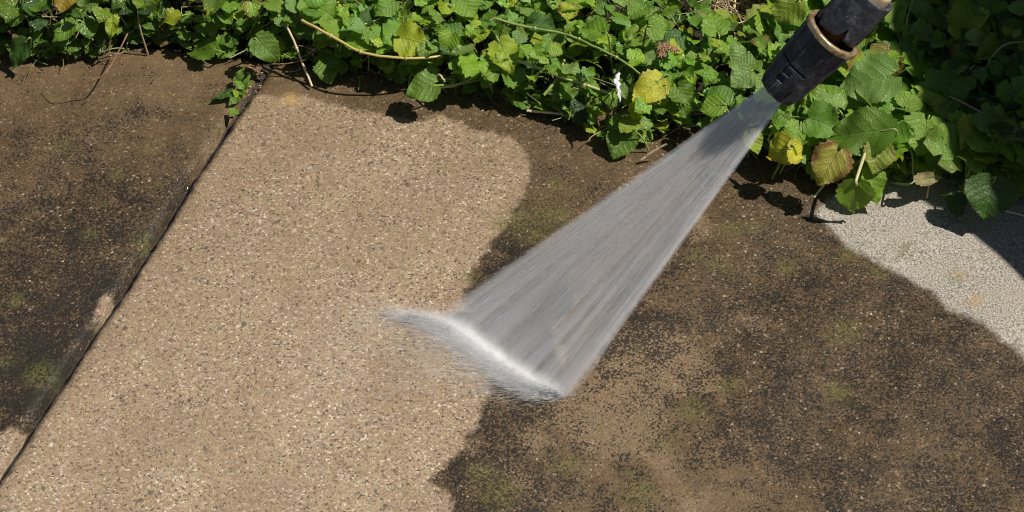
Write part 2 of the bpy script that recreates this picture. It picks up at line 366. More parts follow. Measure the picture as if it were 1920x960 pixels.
# ------------------------------------------------------------------ added shade caster: invented unseen board panel, cut to the wanted shadow outline
def shade_caster():
    X0 = .62
    edge = [(1470, -80), (1545, 80), (1595, 200), (1636, 280), (1668, 338), (1704, 367), (1742, 388), (1800, 432), (1860, 483), (1920, 548), (2010, 660), (2120, 800)]
    pts = []
    for px, py in edge:
        g = at(px, py); tt = (X0-g.x)/SX; pts.append((g.y+SY*tt, g.z+tt))
    ymax = 1.1; Y = [p[0] for p in pts]; Z = [p[1] for p in pts]
    print('fence profile', [(round(a, 3), round(b, 3)) for a, b in pts])
    t = NT('weathered_timber'); P = t.obj()
    st = t.n('ShaderNodeMapping'); t.l(P, st.inputs[0]); st.inputs['Scale'].default_value = (1, 14, 1)
    c = t.ramp(t.noise(st.outputs[0], 6, 5, .7), [(.3, (.10, .07, .045)), (.6, (.21, .16, .11)), (.8, (.30, .25, .19))])
    m = t.surf(t.pbr(c, .8, t.bump(t.noise(st.outputs[0], 12, 4), .003, .6)))
    root = empty('shade_panel', (X0, .5, 0)); tag(root, 'added board panel out of view, top shaped to cast the shadow at upper right', 'shade_caster')
    # boards as one mesh: vertical boards with tops following the profile
    y0 = min(Y)-.0; ylist = np.arange(y0, 1.05, .10); a = Acc()
    def top(y):
        # highest z for which (y,z) is still shading: profile interpolated
        o = np.argsort(Y); return float(np.interp(y, np.array(Y)[o], np.array(Z)[o]))
    for i, y in enumerate(ylist):
        n = 6; yy = np.linspace(y, y+.0975, n); x = X0+(.0 if i % 2 == 0 else .006)
        for k in range(n-1):
            ya, yb = yy[k], yy[k+1]+(.0 if k < n-2 else .003)
            za, zb = (max(top(ya), .02), max(top(yb), .02))
            if ya > max(Y)-.02: za = zb = max(Z)+.8
            V = [(x, ya, -.03), (x, yb, -.03), (x, yb, zb), (x, ya, za), (x+.018, ya, -.03), (x+.018, yb, -.03), (x+.018, yb, zb), (x+.018, ya, za)]
            a.add(V, [(0, 1, 2, 3), (5, 4, 7, 6), (4, 0, 3, 7), (1, 5, 6, 2), (3, 2, 6, 7)])
    a.build('boards', m, root, origin=None, smooth=False).location = (-X0, -.5, 0)
    b = Acc()
    for z in (.10, ):
        V = [(X0+.03, y0, z), (X0+.03, 1.04, z), (X0+.03, 1.04, z+.06), (X0+.03, y0, z+.06), (X0+.055, y0, z), (X0+.055, 1.04, z), (X0+.055, 1.04, z+.06), (X0+.055, y0, z+.06)]
        b.add(V, [(0, 1, 2, 3), (5, 4, 7, 6), (4, 0, 3, 7), (1, 5, 6, 2), (3, 2, 6, 7), (0, 4, 5, 1)])
    b.build('rail', m, root, smooth=False).location = (-X0, -.5, 0)
shade_caster()

# ------------------------------------------------------------------ leaves
def leaf_material(name='leaf', gloss=.38, trans=.38, drops=False):
    t = NT(name); uv = t.attr('luv', 'Vector'); s = t.sep(uv); u, v, e = s[0], s[1], s[2]
    tint = t.attr('tint', 'Color'); au = t.math('ABSOLUTE', u)
    P = t.obj()
    wn = t.math('ADD', t.noise(P, 260, 2), t.math('MULTIPLY', t.noise(P, 90, 1), 1.6))
    ph = t.math('FRACT', t.math('ADD', t.math('MULTIPLY', t.math('SUBTRACT', v, t.math('MULTIPLY', au, .85)), 4.6), t.math('MULTIPLY', wn, .5)))
    side = t.math('SUBTRACT', 1.0, t.ss(t.math('ABSOLUTE', t.math('SUBTRACT', ph, .5)), .0, .11))
    side = t.math('MULTIPLY', side, t.ss(e, .98, .6))
    mid = t.ss(au, .008, .032, 1, 0)
    vein = t.math('MAXIMUM', t.math('MULTIPLY', side, .55), mid)
    net = t.voro(t.vm('ADD', P, (0, 0, 0)), 620, 'Distance', 'DISTANCE_TO_EDGE')
    col = t.mix(t.math('MULTIPLY', vein, .38), tint, t.mix(.6, tint, (.20, .30, .07)))
    mott = t.ss(t.noise(P, 110, 3, .6), .35, .7, 0, .35)
    col = t.mix(mott, col, t.mix(1, col, (.55, .62, .45), 'MULTIPLY'))
    # browning margin, only where the tint attribute's leaf is aged
    age = t.attr('age'); br = t.math('MULTIPLY', age, t.ss(t.math('ADD', e, t.math('MULTIPLY', t.math('SUBTRACT', t.noise(P, 130, 3), .5), .9)), .55, 1.0), clamp=True)
    col = t.mix(br, col, (.22, .075, .035))
    spots = t.ss(t.noise(P, 420, 2), .70, .74); col = t.mix(t.math('MULTIPLY', spots, .5), col, (.10, .06, .02))
    h = t.math('SUBTRACT', t.math('MULTIPLY', t.math('POWER', t.math('SINE', t.math('MULTIPLY', ph, math.pi)), .5), -1.0), t.math('MULTIPLY', mid, .8))
    h = t.math('ADD', h, t.math('MULTIPLY', t.math('MINIMUM', net, .25), 1.8))
    h = t.math('ADD', h, t.math('MULTIPLY', t.noise(P, 300, 2), .9))
    nrm = t.bump(h, .0007, .55)
    rg = t.math('ADD', gloss, t.math('MULTIPLY', t.noise(P, 180, 2), .25))
    if drops:
        d = t.voro(P, 330, 'Distance'); dd = t.ss(d, .05, .22, 1, 0); cc = t.sep(t.voro(P, 330))[0]
        dm = t.math('MULTIPLY', dd, t.math('GREATER_THAN', cc, .62))
        nrm = t.bump(dm, .0012, 1, nrm); rg = t.mix(dm, rg, (.06, .06, .06))
    p = t.pbr(col, rg, nrm, Specular_IOR_Level=.5)
    tr = t.n('ShaderNodeBsdfTranslucent'); t.l(t.mix(.5, t.mix(1, col, (2.1, 2.0, .7), 'MULTIPLY'), (.10, .22, .012)), tr.inputs[0]); t.l(nrm, tr.inputs[1])
    mx = t.n('ShaderNodeMixShader'); mx.inputs[0].default_value = trans; t.l(p, mx.inputs[1]); t.l(tr.outputs[0], mx.inputs[2])
    return t.surf(mx.outputs[0])
M_LEAF = leaf_material('campanula_leaf', .30, .42)
M_WET = leaf_material('wet_leaf', .20, .28, True)
def stem_material(name, c0, c1, rough=.5, trans=0):
    t = NT(name); P = t.obj(); c = t.mix(t.ss(t.noise(P, 90, 3, .6), .3, .7), c0, c1)
    return t.surf(t.pbr(c, rough, t.bump(t.noise(P, 500, 2), .0004, .6)))
M_STEM = stem_material('green_stem', (.16, .24, .045), (.30, .36, .10), .4)
M_PALE = stem_material('pale_stem', (.38, .40, .17), (.50, .46, .22), .4)
M_STRAW = stem_material('dry_straw', (.52, .40, .23), (.70, .58, .38), .6)
M_TWIG = stem_material('brown_stem', (.16, .085, .04), (.30, .17, .09), .7)

def leaf_geo(width=.95, cordate=.22, teeth=8, fold=.18, curl=.25, ripple=.05, seed=0, narrow=0, m=4, tooth=.12, round_=0.):
    """unit leaf: base at origin, tip at (0,1,0); returns V, F, luv(u,v,edge)"""
    r = np.random.default_rng(seed); nr = teeth*3+1; j = np.arange(nr); t = j/(nr-1)
    prof = np.sin(np.pi*np.clip(t, 0, 1)**(.62+.0*narrow))**(.80+narrow*.3)*(1-.25*t*t)
    prof = prof/prof.max()*.5*width*(1-.0*narrow)
    if cordate > .05: prof[0] = .10*width
    saw = np.array([0, .55, 1.0])[j % 3]; saw[0] = 0; saw[-1] = 0
    k = np.arange(-m, m+1)/m; K, TT = np.meshgrid(k, t); aK = np.abs(K)
    tw = 1+tooth*saw*(r.uniform(.5, 1.4, nr))
    X = K*(prof[:, None])*np.where(aK > .99, (tw*1.06)[:, None], 1+.25*tooth*saw[:, None]*aK**3)
    Y = TT - cordate*(1-TT)**2.2*aK**1.5*1.0 + np.where(aK > .99, -.035*saw[:, None]*(tooth/.085), 0) + .06*aK*np.sin(np.pi*TT)
    a, b, c, d = r.uniform(0, 6.28, 4)
    Z = fold*np.abs(X)*(1.0) - curl*(TT-.35)**2*(TT > .35) - .12*cordate*(1-TT)**2*aK**2
    Z += ripple*aK**2*np.sin(TT*r.uniform(9, 16)+a+K*1.5) + .03*np.sin(TT*7+b)*np.sin(K*2.4+c)
    Z += .10*np.sin(c)*K*TT      # twist
    idx = np.arange(K.size).reshape(K.shape)
    F = np.stack([idx[:-1, :-1], idx[:-1, 1:], idx[1:, 1:], idx[1:, :-1]], -1).reshape(-1, 4)
    E = np.maximum(aK, np.clip((TT-.75)*4, 0, 1)); E = np.maximum(E, 0)
    return np.stack([X, Y, Z], -1).reshape(-1, 3), F, np.stack([X, Y, E], -1).reshape(-1, 3)
def frame(B, T, nrm):
    y = np.array(T)-np.array(B); L = np.linalg.norm(y); y = y/L; n = np.array(nrm, float); n -= y*(n@y); n /= np.linalg.norm(n); x = np.cross(y, n)
    return np.stack([x, y, n], 1)*L
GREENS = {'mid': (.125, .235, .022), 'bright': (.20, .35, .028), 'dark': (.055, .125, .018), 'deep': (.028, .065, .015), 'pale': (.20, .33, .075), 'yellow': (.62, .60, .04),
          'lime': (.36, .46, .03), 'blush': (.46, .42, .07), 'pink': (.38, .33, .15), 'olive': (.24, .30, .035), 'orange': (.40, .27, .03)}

# where the plant mass stands: its lower outline in the photo
EDGE = [(-200, 92), (0, 88), (60, 95), (140, 100), (200, 80), (250, 68), (300, 72), (360, 84), (430, 88), (470, 84), (540, 98), (620, 122), (700, 128), (780, 150), (860, 165), (940, 176), (1010, 200), (1080, 225),
        (1140, 255), (1200, 262), (1260, 236), (1330, 232), (1400, 262), (1460, 290), (1540, 312), (1620, 335), (1700, 325), (1760, 318), (1830, 345), (1920, 350), (2150, 380)]
ex = [e[0] for e in EDGE]; ey = [e[1] for e in EDGE]
GRP = 'leaves of the ground cover'
HERO_FOOT = []
def build_leaf(name, B, T, zb, zt, color, label, width=.95, roll=0., lean=.35, stalk=None, seed=None, group=None, fold=.18, curl=.2, cordate=.22, age=0., mat=None, parent=None, teeth=9, narrow=0, tooth=.12, ripple=.05, stalkmat=None, tipz=None, m=5, sr=.0007):
    seed = seed if seed is not None else int(B[0]*7+B[1]*13) % 9999
    b = np.array(at(*B, zb)); tt = np.array(at(*T, zt)); up = np.array((0, 0, 1.))*(1-lean)+np.array(-FW)*lean
    fr = frame(b, tt, up)
    if roll: 
        c, s = math.cos(R(roll)), math.sin(R(roll)); fr = np.stack([fr[:, 0]*c+fr[:, 2]*s, fr[:, 1], -fr[:, 0]*s+fr[:, 2]*c], 1)
    V, F, uvv = leaf_geo(width, cordate, teeth, fold, curl, ripple, seed, narrow, m, tooth)
    W = V@fr.T+b; a = Acc(); col = np.array(GREENS[color] if isinstance(color, str) else color)
    a.add(W, F, luv=uvv, tint=col*rng.uniform(.93, 1.07), age=age)
    root = empty(name, Vector(b)) if parent is None else parent
    o = a.build('leaf_blade', mat or M_LEAF, root, origin=None); org = np.array(root.location); o.location = Vector(-org)
    if parent is None: tag(root, label, 'leaf', group)
    path = [b+fr[:, 1]*.02]
    if stalk is None:
        d = rng.normal(0, .006, 2); path += [b-fr[:, 1]*.25+np.array((0, 0, -.004)), np.array((b[0]+d[0]-fr[0, 1]*.5, b[1]+abs(d[1])+.012-fr[1, 1]*.3, .002))]
    else:
        for q in stalk: path.append(np.array(at(q[0], q[1], q[2])))
    V, F = tube(path, sr, sr*1.25, 12, 6); s = Acc(); s.add(V, F); so_ = s.build('stalk', stalkmat or M_STEM, root); so_.location = Vector(-org)
    return root

def heroes():
    H = [
     dict(B=(812, 160), T=(760, 177), zb=.031, zt=.027, color='mid', label='toothed green leaf reaching furthest out over the brown slab edge, above its own round shadow', width=1.0, stalk=[(860, 157, .02), (940, 140, .015)], sr=.0008, lean=.5),
     dict(B=(936, 78), T=(962, 138), zb=.05, zt=.040, color='lime', label='long bright lime leaf pointing down in the middle of the bed', width=.72, lean=.6, seed=4, cordate=.12, fold=.1),
     dict(B=(578, 2), T=(634, 38), zb=.055, zt=.045, color='bright', label='broad bright green leaf at the top edge above the yellow runner', width=.95, lean=.6, seed=5),
     dict(B=(610, 118), T=(620, 157), zb=.014, zt=.006, color='mid', label='dark green triangular leaf hanging onto the slab beside the pale straw', width=1.05, seed=6, lean=.5),
     dict(B=(1240, 148), T=(1184, 196), zb=.055, zt=.045, color='yellow', label='bright yellow leaf with green veins left of the spray nozzle', width=.72, age=.25, lean=.7, seed=7, cordate=.12, fold=.08),
     dict(B=(1668, 142), T=(1570, 168), zb=.07, zt=.055, color='pale', label='large pale crinkled leaf directly below the brass ring of the nozzle', width=.85, lean=.65, seed=8, teeth=12, tooth=.085, fold=.12, stalk=[(1662, 165, .05), (1672, 250, .01)]),
     dict(B=(1568, 200), T=(1516, 158), zb=.05, zt=.055, color='bright', label='quilted bright leaf tucked under the black nozzle sleeve', width=.9, lean=.5, seed=9, teeth=10, tooth=.06),
     dict(B=(1655, 245), T=(1545, 258), zb=.06, zt=.045, color='mid', label='largest glossy dark leaf pointing left in the sunlit right part', width=.78, lean=.7, seed=10, teeth=12, tooth=.085, fold=.2),
     dict(B=(1738, 228), T=(1722, 292), zb=.055, zt=.04, color='bright', label='green leaf with a serrated lower edge at the border of the big shadow', width=1.2, lean=.6, seed=11, teeth=9),
     dict(B=(1478, 274), T=(1436, 294), zb=.05, zt=.035, color='yellow', label='yellow leaf folded like a heart beside the water jet', width=1.1, fold=-.25, lean=.6, age=.25, seed=12, roll=20),
     dict(B=(1482, 280), T=(1508, 296), zb=.05, zt=.04, color='yellow', label='small yellow lobe joined to the right of the folded yellow leaf', width=1.2, lean=.6, age=.3, seed=13),
     dict(B=(1570, 285), T=(1532, 349), zb=.055, zt=.035, color='blush', label='yellow green leaf with a pinkish red margin', width=.95, age=.85, lean=.7, seed=14, teeth=10, stalk=[(1556, 330, .03), (1526, 370, .022)], stalkmat=M_PALE, curl=.3),
     dict(B=(1606, 346), T=(1602, 400), zb=.04, zt=.012, color='bright', label='mottled green leaf hanging lowest over the pale dry concrete', width=.95, lean=.6, age=.15, seed=15, roll=-14, teeth=9, stalk=[(1606, 335, .045), (1626, 275, .05)], stalkmat=M_PALE, sr=.0012),
     dict(B=(1632, 322), T=(1648, 385), zb=.035, zt=.012, color='bright', label='green leaf hanging to the right of the mottled lowest leaf', width=.72, lean=.6, seed=16, roll=12),
     dict(B=(1652, 276), T=(1636, 326), zb=.05, zt=.04, color='olive', label='cupped leaf half green and half yellow above the hanging pair', width=1.0, age=.3, lean=.6, seed=17, fold=.3),
     dict(B=(1500, 236), T=(1488, 279), zb=.05, zt=.042, color='bright', label='round small leaf right of the water jet and above the yellow heart', width=1.05, lean=.6, seed=18),
     dict(B=(1700, 198), T=(1712, 170), zb=.05, zt=.055, color='bright', label='small leaf with a dark centre beside the dry straw near the shadow', width=1.5, lean=.6, seed=19),
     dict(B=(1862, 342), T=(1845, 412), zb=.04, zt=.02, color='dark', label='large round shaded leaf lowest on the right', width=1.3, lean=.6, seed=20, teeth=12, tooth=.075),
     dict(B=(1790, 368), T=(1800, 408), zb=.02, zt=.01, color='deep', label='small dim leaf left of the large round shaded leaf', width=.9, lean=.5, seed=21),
     dict(B=(1716, 338), T=(1770, 332), zb=.03, zt=.028, color='pink', label='narrow pinkish green folded leaf at the border of the big shadow', width=.42, lean=.8, age=.35, seed=22, cordate=.05),
     dict(B=(212, 24), T=(206, 78), zb=.045, zt=.03, color='lime', label='narrow yellow green leaf hanging above the pale roots on the left', width=.45, lean=.6, seed=23, cordate=.05, teeth=9),
     dict(B=(128, -18), T=(112, 24), zb=.06, zt=.05, color='orange', label='leaf turning yellow and orange at the top left', width=.95, lean=.6, age=.4, seed=24),
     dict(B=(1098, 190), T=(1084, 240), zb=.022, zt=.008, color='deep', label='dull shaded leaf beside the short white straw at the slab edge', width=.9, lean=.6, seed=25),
     dict(B=(1398, 100), T=(1372, 122), zb=.055, zt=.05, color='pale', label='small pale scalloped leaf just left of the nozzle sleeve', width=1.5, lean=.6, seed=26),
     dict(B=(1404, 136), T=(1370, 162), zb=.055, zt=.05, color='pale', label='pale leaf left of the nozzle tip', width=1.1, lean=.6, seed=27),
     dict(B=(1352, 196), T=(1310, 206), zb=.05, zt=.045, color='bright', label='green leaf against the upper edge of the water jet', width=.95, lean=.6, seed=28),
     dict(B=(1494, 4), T=(1452, 40), zb=.07, zt=.055, color='olive', label='smooth round leaf half in shadow touching the nozzle top', width=1.2, lean=.7, seed=29, tooth=.02),
     dict(B=(866, -4), T=(890, 34), zb=.06, zt=.05, color='bright', label='round bright leaf at the top edge right of the centre gap', width=1.15, lean=.6, seed=30),
     dict(B=(402, 92), T=(349, 98), zb=.018, zt=.006, color='mid', label='flat leaf lying on the left slab just behind the joint', width=.6, lean=.6, seed=31, cordate=.1),
     dict(B=(140, 42), T=(97, 78), zb=.04, zt=.03, color='mid', label='long toothed leaf pointing left down in the wet corner', width=.6, lean=.6, seed=32, cordate=.08, mat=M_WET),
     dict(B=(484, 76), T=(525, 116), zb=.035, zt=.02, color='mid', label='broad grey green leaf right above the slab joint', width=.85, lean=.6, seed=33),
     dict(B=(48, 78), T=(18, 131), zb=.03, zt=.006, color='dark', label='leftmost dark leaf drooping onto the slab', width=.6, lean=.6, seed=34, mat=M_WET, cordate=.1),
     dict(B=(30, 20), T=(20, 52), zb=.05, zt=.04, color='mid', label='wide leaf in the far left corner above the drooping leaf', width=1.1, lean=.6, seed=35, mat=M_WET),
     dict(B=(1172, 250), T=(1150, 298), zb=.016, zt=.006, color='mid', label='half shaded leaf on the slab edge left of the dry stalk', width=1.0, lean=.5, seed=36),
     dict(B=(1408, 250), T=(1422, 290), zb=.05, zt=.04, color='lime', label='lime leaf seen partly through the right rim of the water jet', width=.8, lean=.6, seed=37),
     dict(B=(1130, 60), T=(1085, 50), zb=.065, zt=.06, color='bright', label='folded bright leaf above the long arching runner', width=.8, lean=.6, seed=38, fold=.3),
     dict(B=(1222, 50), T=(1262, 62), zb=.06, zt=.055, color='bright', label='broad leaf behind the brown withered flowers', width=1.1, lean=.6, seed=39),
     dict(B=(1210, 100), T=(1240, 130), zb=.04, zt=.038, color='pale', label='leaf directly under the brown withered flowers', width=1.0, lean=.6, seed=40),
     dict(B=(1345, 60), T=(1335, 20), zb=.055, zt=.06, color='bright', label='leaf standing left of the patch of dry brown grass', width=1.0, lean=.6, seed=41),
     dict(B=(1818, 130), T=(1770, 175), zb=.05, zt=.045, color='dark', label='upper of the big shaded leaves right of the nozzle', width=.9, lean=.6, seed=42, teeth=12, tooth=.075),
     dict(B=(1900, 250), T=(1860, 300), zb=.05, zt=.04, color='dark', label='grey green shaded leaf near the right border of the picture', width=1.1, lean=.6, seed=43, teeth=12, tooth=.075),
    ]
    for h in H: build_leaf('leaf', group=GRP, **h)
heroes()

def plant_mass():
    NV = 26; tm = []
    for i in range(NV):
        r = np.random.default_rng(i+100)
        tm.append(leaf_geo(r.uniform(.65, 1.15), r.uniform(.10, .3), int(r.integers(6, 10)), r.uniform(-.25, .75), r.uniform(0, .8), r.uniform(.03, .13), i, 0, 3, r.uniform(.10, .19)))
    a = Acc(); wet = Acc(); st = Acc()
    def one(px, py, z, size, color, tilt=.55, wetm=False, vz=None):
        p = np.array(at(px, py, z)); V, F, U = tm[rng.integers(NV)]
        yaw = rng.uniform(0, 2*np.pi) if rng.random() < .35 else rng.normal(-np.pi/2, 1.0)
        n = np.array((rng.normal(0.12, tilt*.5), rng.normal(-.10, tilt*.5), 1.)); n /= np.linalg.norm(n)
        y = np.array((math.cos(yaw), math.sin(yaw), rng.normal(-.2, .2))); y -= n*(y@n); y /= np.linalg.norm(y); x = np.cross(y, n)
        fr = np.stack([x, y, n], 1)*size; W = V@fr.T; c = W.mean(0); W = W-c+p
        (wet if wetm else a).add(W, F, luv=U, tint=np.array(color), age=rng.random()**16)
        # petiole
        b = p-c
        if rng.random() < (.8 if py < np.interp(px, ex, ey)-45 else .35):
            foot = b-fr[:, 1]*rng.uniform(.4, 1.2)+rng.normal(0, .006, 3)+np.array((0, .012, 0)); foot[2] = max(.002, b[2]-rng.uniform(.02, .05))
            V2, F2 = tube([b+fr[:, 1]*.02, (b+foot)/2+np.array((0, 0, .004))-fr[:, 1]*.1, foot], .00042+size*.008, .0006+size*.012, 6, 4)
            cc = np.array((.20, .27, .06))*rng.uniform(.6, 1.2) if rng.random() < .75 else np.array((.34, .25, .14))
            st.add(V2, F2, tint=cc)
    N = 5700; k = 0
    while k < N:
        px = rng.uniform(-260, 2120); top = -520
        ed = np.interp(px, ex, ey)
        py = rng.uniform(top, ed+6)
        # bare patch of dry grass
        if ((px-1385)/62)**2+((py+25)/72)**2 < 1: continue
        depth = ed-py
        zone_l = np.clip((560-px)/250, 0, 1); zone_r = np.clip((px-1380)/150, 0, 1)
        size = rng.uniform(.007, .0178)*(1-.05*zone_l)*(1+.75*zone_r)*(1 if rng.random() < .8 else 1.35)
        if depth < 25: size *= .8
        zmax = min(.007+max(depth, 0)*.00065, .050); z = rng.uniform(.15, 1)**.8*zmax+.004
        # the nozzle region: keep leaves low
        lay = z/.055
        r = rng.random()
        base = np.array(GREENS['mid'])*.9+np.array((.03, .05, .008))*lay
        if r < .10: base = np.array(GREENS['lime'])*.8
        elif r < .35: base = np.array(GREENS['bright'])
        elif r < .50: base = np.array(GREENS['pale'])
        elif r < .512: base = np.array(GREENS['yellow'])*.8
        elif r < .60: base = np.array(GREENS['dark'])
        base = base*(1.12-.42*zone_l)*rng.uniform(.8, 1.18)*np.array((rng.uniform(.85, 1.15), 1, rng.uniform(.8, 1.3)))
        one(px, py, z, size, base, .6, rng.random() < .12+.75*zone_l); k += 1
    o = a.build('ground_cover', M_LEAF); tag(o, 'dense mass of small toothed green leaves covering the bed', 'ground cover', None, 'stuff')
    o = wet.build('ground_cover', M_WET); tag(o, 'wet glistening small leaves of the ground cover', 'ground cover', None, 'stuff')
    # loose thin runners and dead stems between the leaves
    for i in range(1500):
        px = rng.uniform(-200, 2100); ed = np.interp(px, ex, ey); py = rng.uniform(-400, ed+14); z = rng.uniform(.003, .03)*np.clip((ed-py+20)/60, .1, 1)
        p = np.array(at(px, py, z)); an = rng.uniform(0, 6.28) ; L = rng.uniform(.015, .055); d = np.array((math.cos(an), math.sin(an)*.8, rng.normal(0, .12)))*L
        q = rng.normal(0, .006, 3); P = [p-d/2, p-d/6+q, p+d/6-q*.5, p+d/2]
        for v in P: v[2] = max(v[2], .0012)
        V, F = tube(P, rng.uniform(.00022, .0006), rng.uniform(.0002, .0004), 7, 4)
        c = [(.26, .32, .09), (.34, .36, .13), (.30, .20, .11), (.50, .38, .22), (.10, .055, .03)][rng.choice(5, p=[.38, .22, .15, .12, .13])]
        st.add(V, F, tint=np.array(c)*rng.uniform(.7, 1.1))
    t = NT('thin_stems'); m = t.surf(t.pbr(t.attr('tint', 'Color'), .5))
    tag(st.build('stems', m), 'tangle of thin green and dry stems under the leaves', 'stems', None, 'stuff')
plant_mass()

# ------------------------------------------------------------------ single runners, straws, twigs
def strand(name, pts, r0, r1, mat, label, cat, group=None, k=8, n=24, nodes=0):
    P = [np.array(at(*q)) for q in pts]; a = Acc(); V, F = tube(P, r0, r1, n, k, .00012); a.add(V, F)
    if nodes:
        C = smooth_path(P, nodes+2)[1:-1]; T = smooth_path(P, 80)
        for c in C:
            i = np.argmin(((T-c)**2).sum(1)); d = T[min(i+1, 79)]-T[max(i-1, 0)]; d /= np.linalg.norm(d)
            V, F = tube([c-d*.0012, c-d*.0003, c+d*.0003, c+d*.0012], r0*1.0, r0*1.0, 5, k)
            cc = c; f = np.array([1, 1.45, 1.6, 1.45, 1]).repeat(k)[:, None]; ctr = V.reshape(5, k, 3).mean(1).repeat(k, 0); a.add(ctr+(V-ctr)*f, F)
    o = a.build(name, mat, origin=P[0]); tag(o, label, cat, group); return o
RG = 'long bare runners of the ground cover'; SG = 'dry straws and stalks'
M_YRUN = stem_material('yellow_runner', (.42, .40, .10), (.50, .36, .13), .4)
strand('runner', [(566, 38, .055), (600, 56, .055), (640, 78, .05), (676, 97, .047), (730, 107, .045), (790, 109, .043), (829, 105, .04)], .0013, .0010, M_YRUN, 'thick yellowish runner curving over the leaves left of the centre', 'runner', RG, nodes=3)
strand('runner', [(930, 35, .06), (985, 50, .06), (1060, 64, .06), (1110, 85, .06), (1170, 116, .06), (1214, 150, .055)], .0012, .0008, M_STEM, 'long green runner arching down to the bright yellow leaf', 'runner', RG, nodes=3)
strand('runner', [(965, 112, .04), (1010, 128, .04), (1060, 147, .038), (1110, 163, .034), (1150, 178, .03)], .0013, .0012, M_PALE, 'pale green runner below and parallel to the long arching one', 'runner', RG, nodes=2)
strand('runner', [(1058, 112, .035), (1050, 138, .035), (1035, 160, .03), (1020, 178, .024)], .0011, .0014, M_STEM, 'short green runner with a bud hanging at the slab edge', 'runner', RG)
strand('runner', [(636, 38, .04), (650, 43, .045), (680, 46, .045), (725, 30, .045)], .0008, .0006, M_PALE, 'thin pale runner sagging below the broad top leaf', 'runner', RG)
strand('runner', [(812, 165, .018), (860, 158, .018), (905, 135, .025), (940, 115, .03)], .0008, .0008, M_PALE, 'pale runner carrying the leaf that shades the slab', 'runner', RG, nodes=1)
strand('runner', [(1940, 78, .06), (1890, 82, .06), (1862, 104, .055), (1845, 140, .045), (1836, 165, .03)], .0010, .0008, M_STEM, 'green stalk arching in the shadow near the right border', 'runner', RG)
strand('runner', [(1712, 0, .06), (1700, 40, .055), (1706, 70, .045), (1720, 108, .035)], .0009, .0008, M_STEM, 'dim upright stalk in the shadow right of the nozzle', 'runner', RG)
strand('runner', [(1498, 205, .03), (1470, 225, .035), (1452, 243, .035), (1441, 260, .03), (1446, 272, .02)], .0009, .0008, M_PALE, 'pale bent stalk right of the water jet', 'runner', RG)
strand('straw', [(505, -5, .05), (528, 34, .045), (546, 66, .035), (562, 105, .02), (585, 162, .003)], .0009, .0010, M_STRAW, 'long pale straw slanting down onto the slab near the joint', 'straw', SG, nodes=2)
strand('straw', [(988, 208, .008), (1030, 211, .009), (1068, 216, .008)], .0011, .0010, M_STRAW, 'short white straw lying at the slab edge', 'straw', SG)
strand('straw', [(1203, 299, .006), (1225, 284, .014), (1250, 270, .022)], .0011, .0009, M_STRAW, 'cut dry stalk beside the water jet with a broken end', 'straw', SG)
strand('straw', [(1700, 183, .04), (1712, 202, .035), (1730, 222, .028)], .0009, .0007, M_STRAW, 'tan straw near the shadow border under the small leaf', 'straw', SG)
strand('straw', [(834, 152, .03), (822, 140, .03), (812, 160, .012)], .0008, .0008, M_STRAW, 'short bent straw behind the foremost leaf', 'straw', SG)
strand('straw', [(500, 3, .05), (520, 9, .05), (545, 9, .05), (575, 7, .05)], .0009, .0007, M_TWIG, 'reddish brown stalk at the top edge above the joint', 'straw', SG)
strand('straw', [(1757, 262, .04), (1795, 275, .04), (1840, 296, .03), (1870, 305, .02)], .0007, .0006, M_TWIG, 'dull brown stalk crossing the shadow on the right', 'straw', SG)
strand('straw', [(1885, 395, .006), (1925, 406, .006)], .0008, .0007, M_STRAW, 'thin grey straw in the shadow at the right border', 'straw', SG)
strand('straw', [(1375, -30, .03), (1378, 5, .02), (1372, 42, .014)], .0010, .0008, M_STRAW, 'upright tan straw in the patch of dry grass', 'straw', SG)
strand('straw', [(470, 125, .008), (500, 121, .012), (540, 119, .016), (575, 112, .02)], .0006, .0005, M_TWIG, 'thin brown stalk crossing behind the joint weed', 'straw', SG)
# forked pale rootlet whose twig throws the curved shadow on the left slab
root = empty('rootlet', at(205, 80, .02)); tag(root, 'forked pale rootlet hanging over the left slab edge', 'root')
org = np.array(root.location)
for pts, r in (([(208, 76, .03), (202, 92, .014), (188, 110, .004)], .0008), ([(204, 88, .02), (206, 100, .008), (210, 110, .003)], .0005), ([(206, 104, .01), (222, 100, .012), (238, 97, .014)], .0004)):
    a = Acc(); a.add(*tube([np.array(at(*q)) for q in pts], r, r*.5, 14, 6, .0003)); a.build('strand', M_STRAW, root).location = Vector(-org)
# a thin tendril standing over the left slab (its shadow is the curved line)
def unshadow(px, py, z):
    g = at(px, py); return np.array((g.x+SX*z, g.y+SY*z, z))
a = Acc(); tp = [unshadow(205, 110, .030), unshadow(190, 140, .030), unshadow(172, 172, .028), unshadow(158, 184, .025), unshadow(135, 188, .02), unshadow(104, 192, .012), unshadow(90, 184, .008), unshadow(79, 170, .004)]
# kept close to the ground so that it stays a thin dark tendril
a.add(*tube(tp, .0007, .0003, 40, 6)); o = a.build('tendril', M_TWIG, origin=tp[0]); tag(o, 'thin dark curved tendril lying out over the left slab', 'tendril')

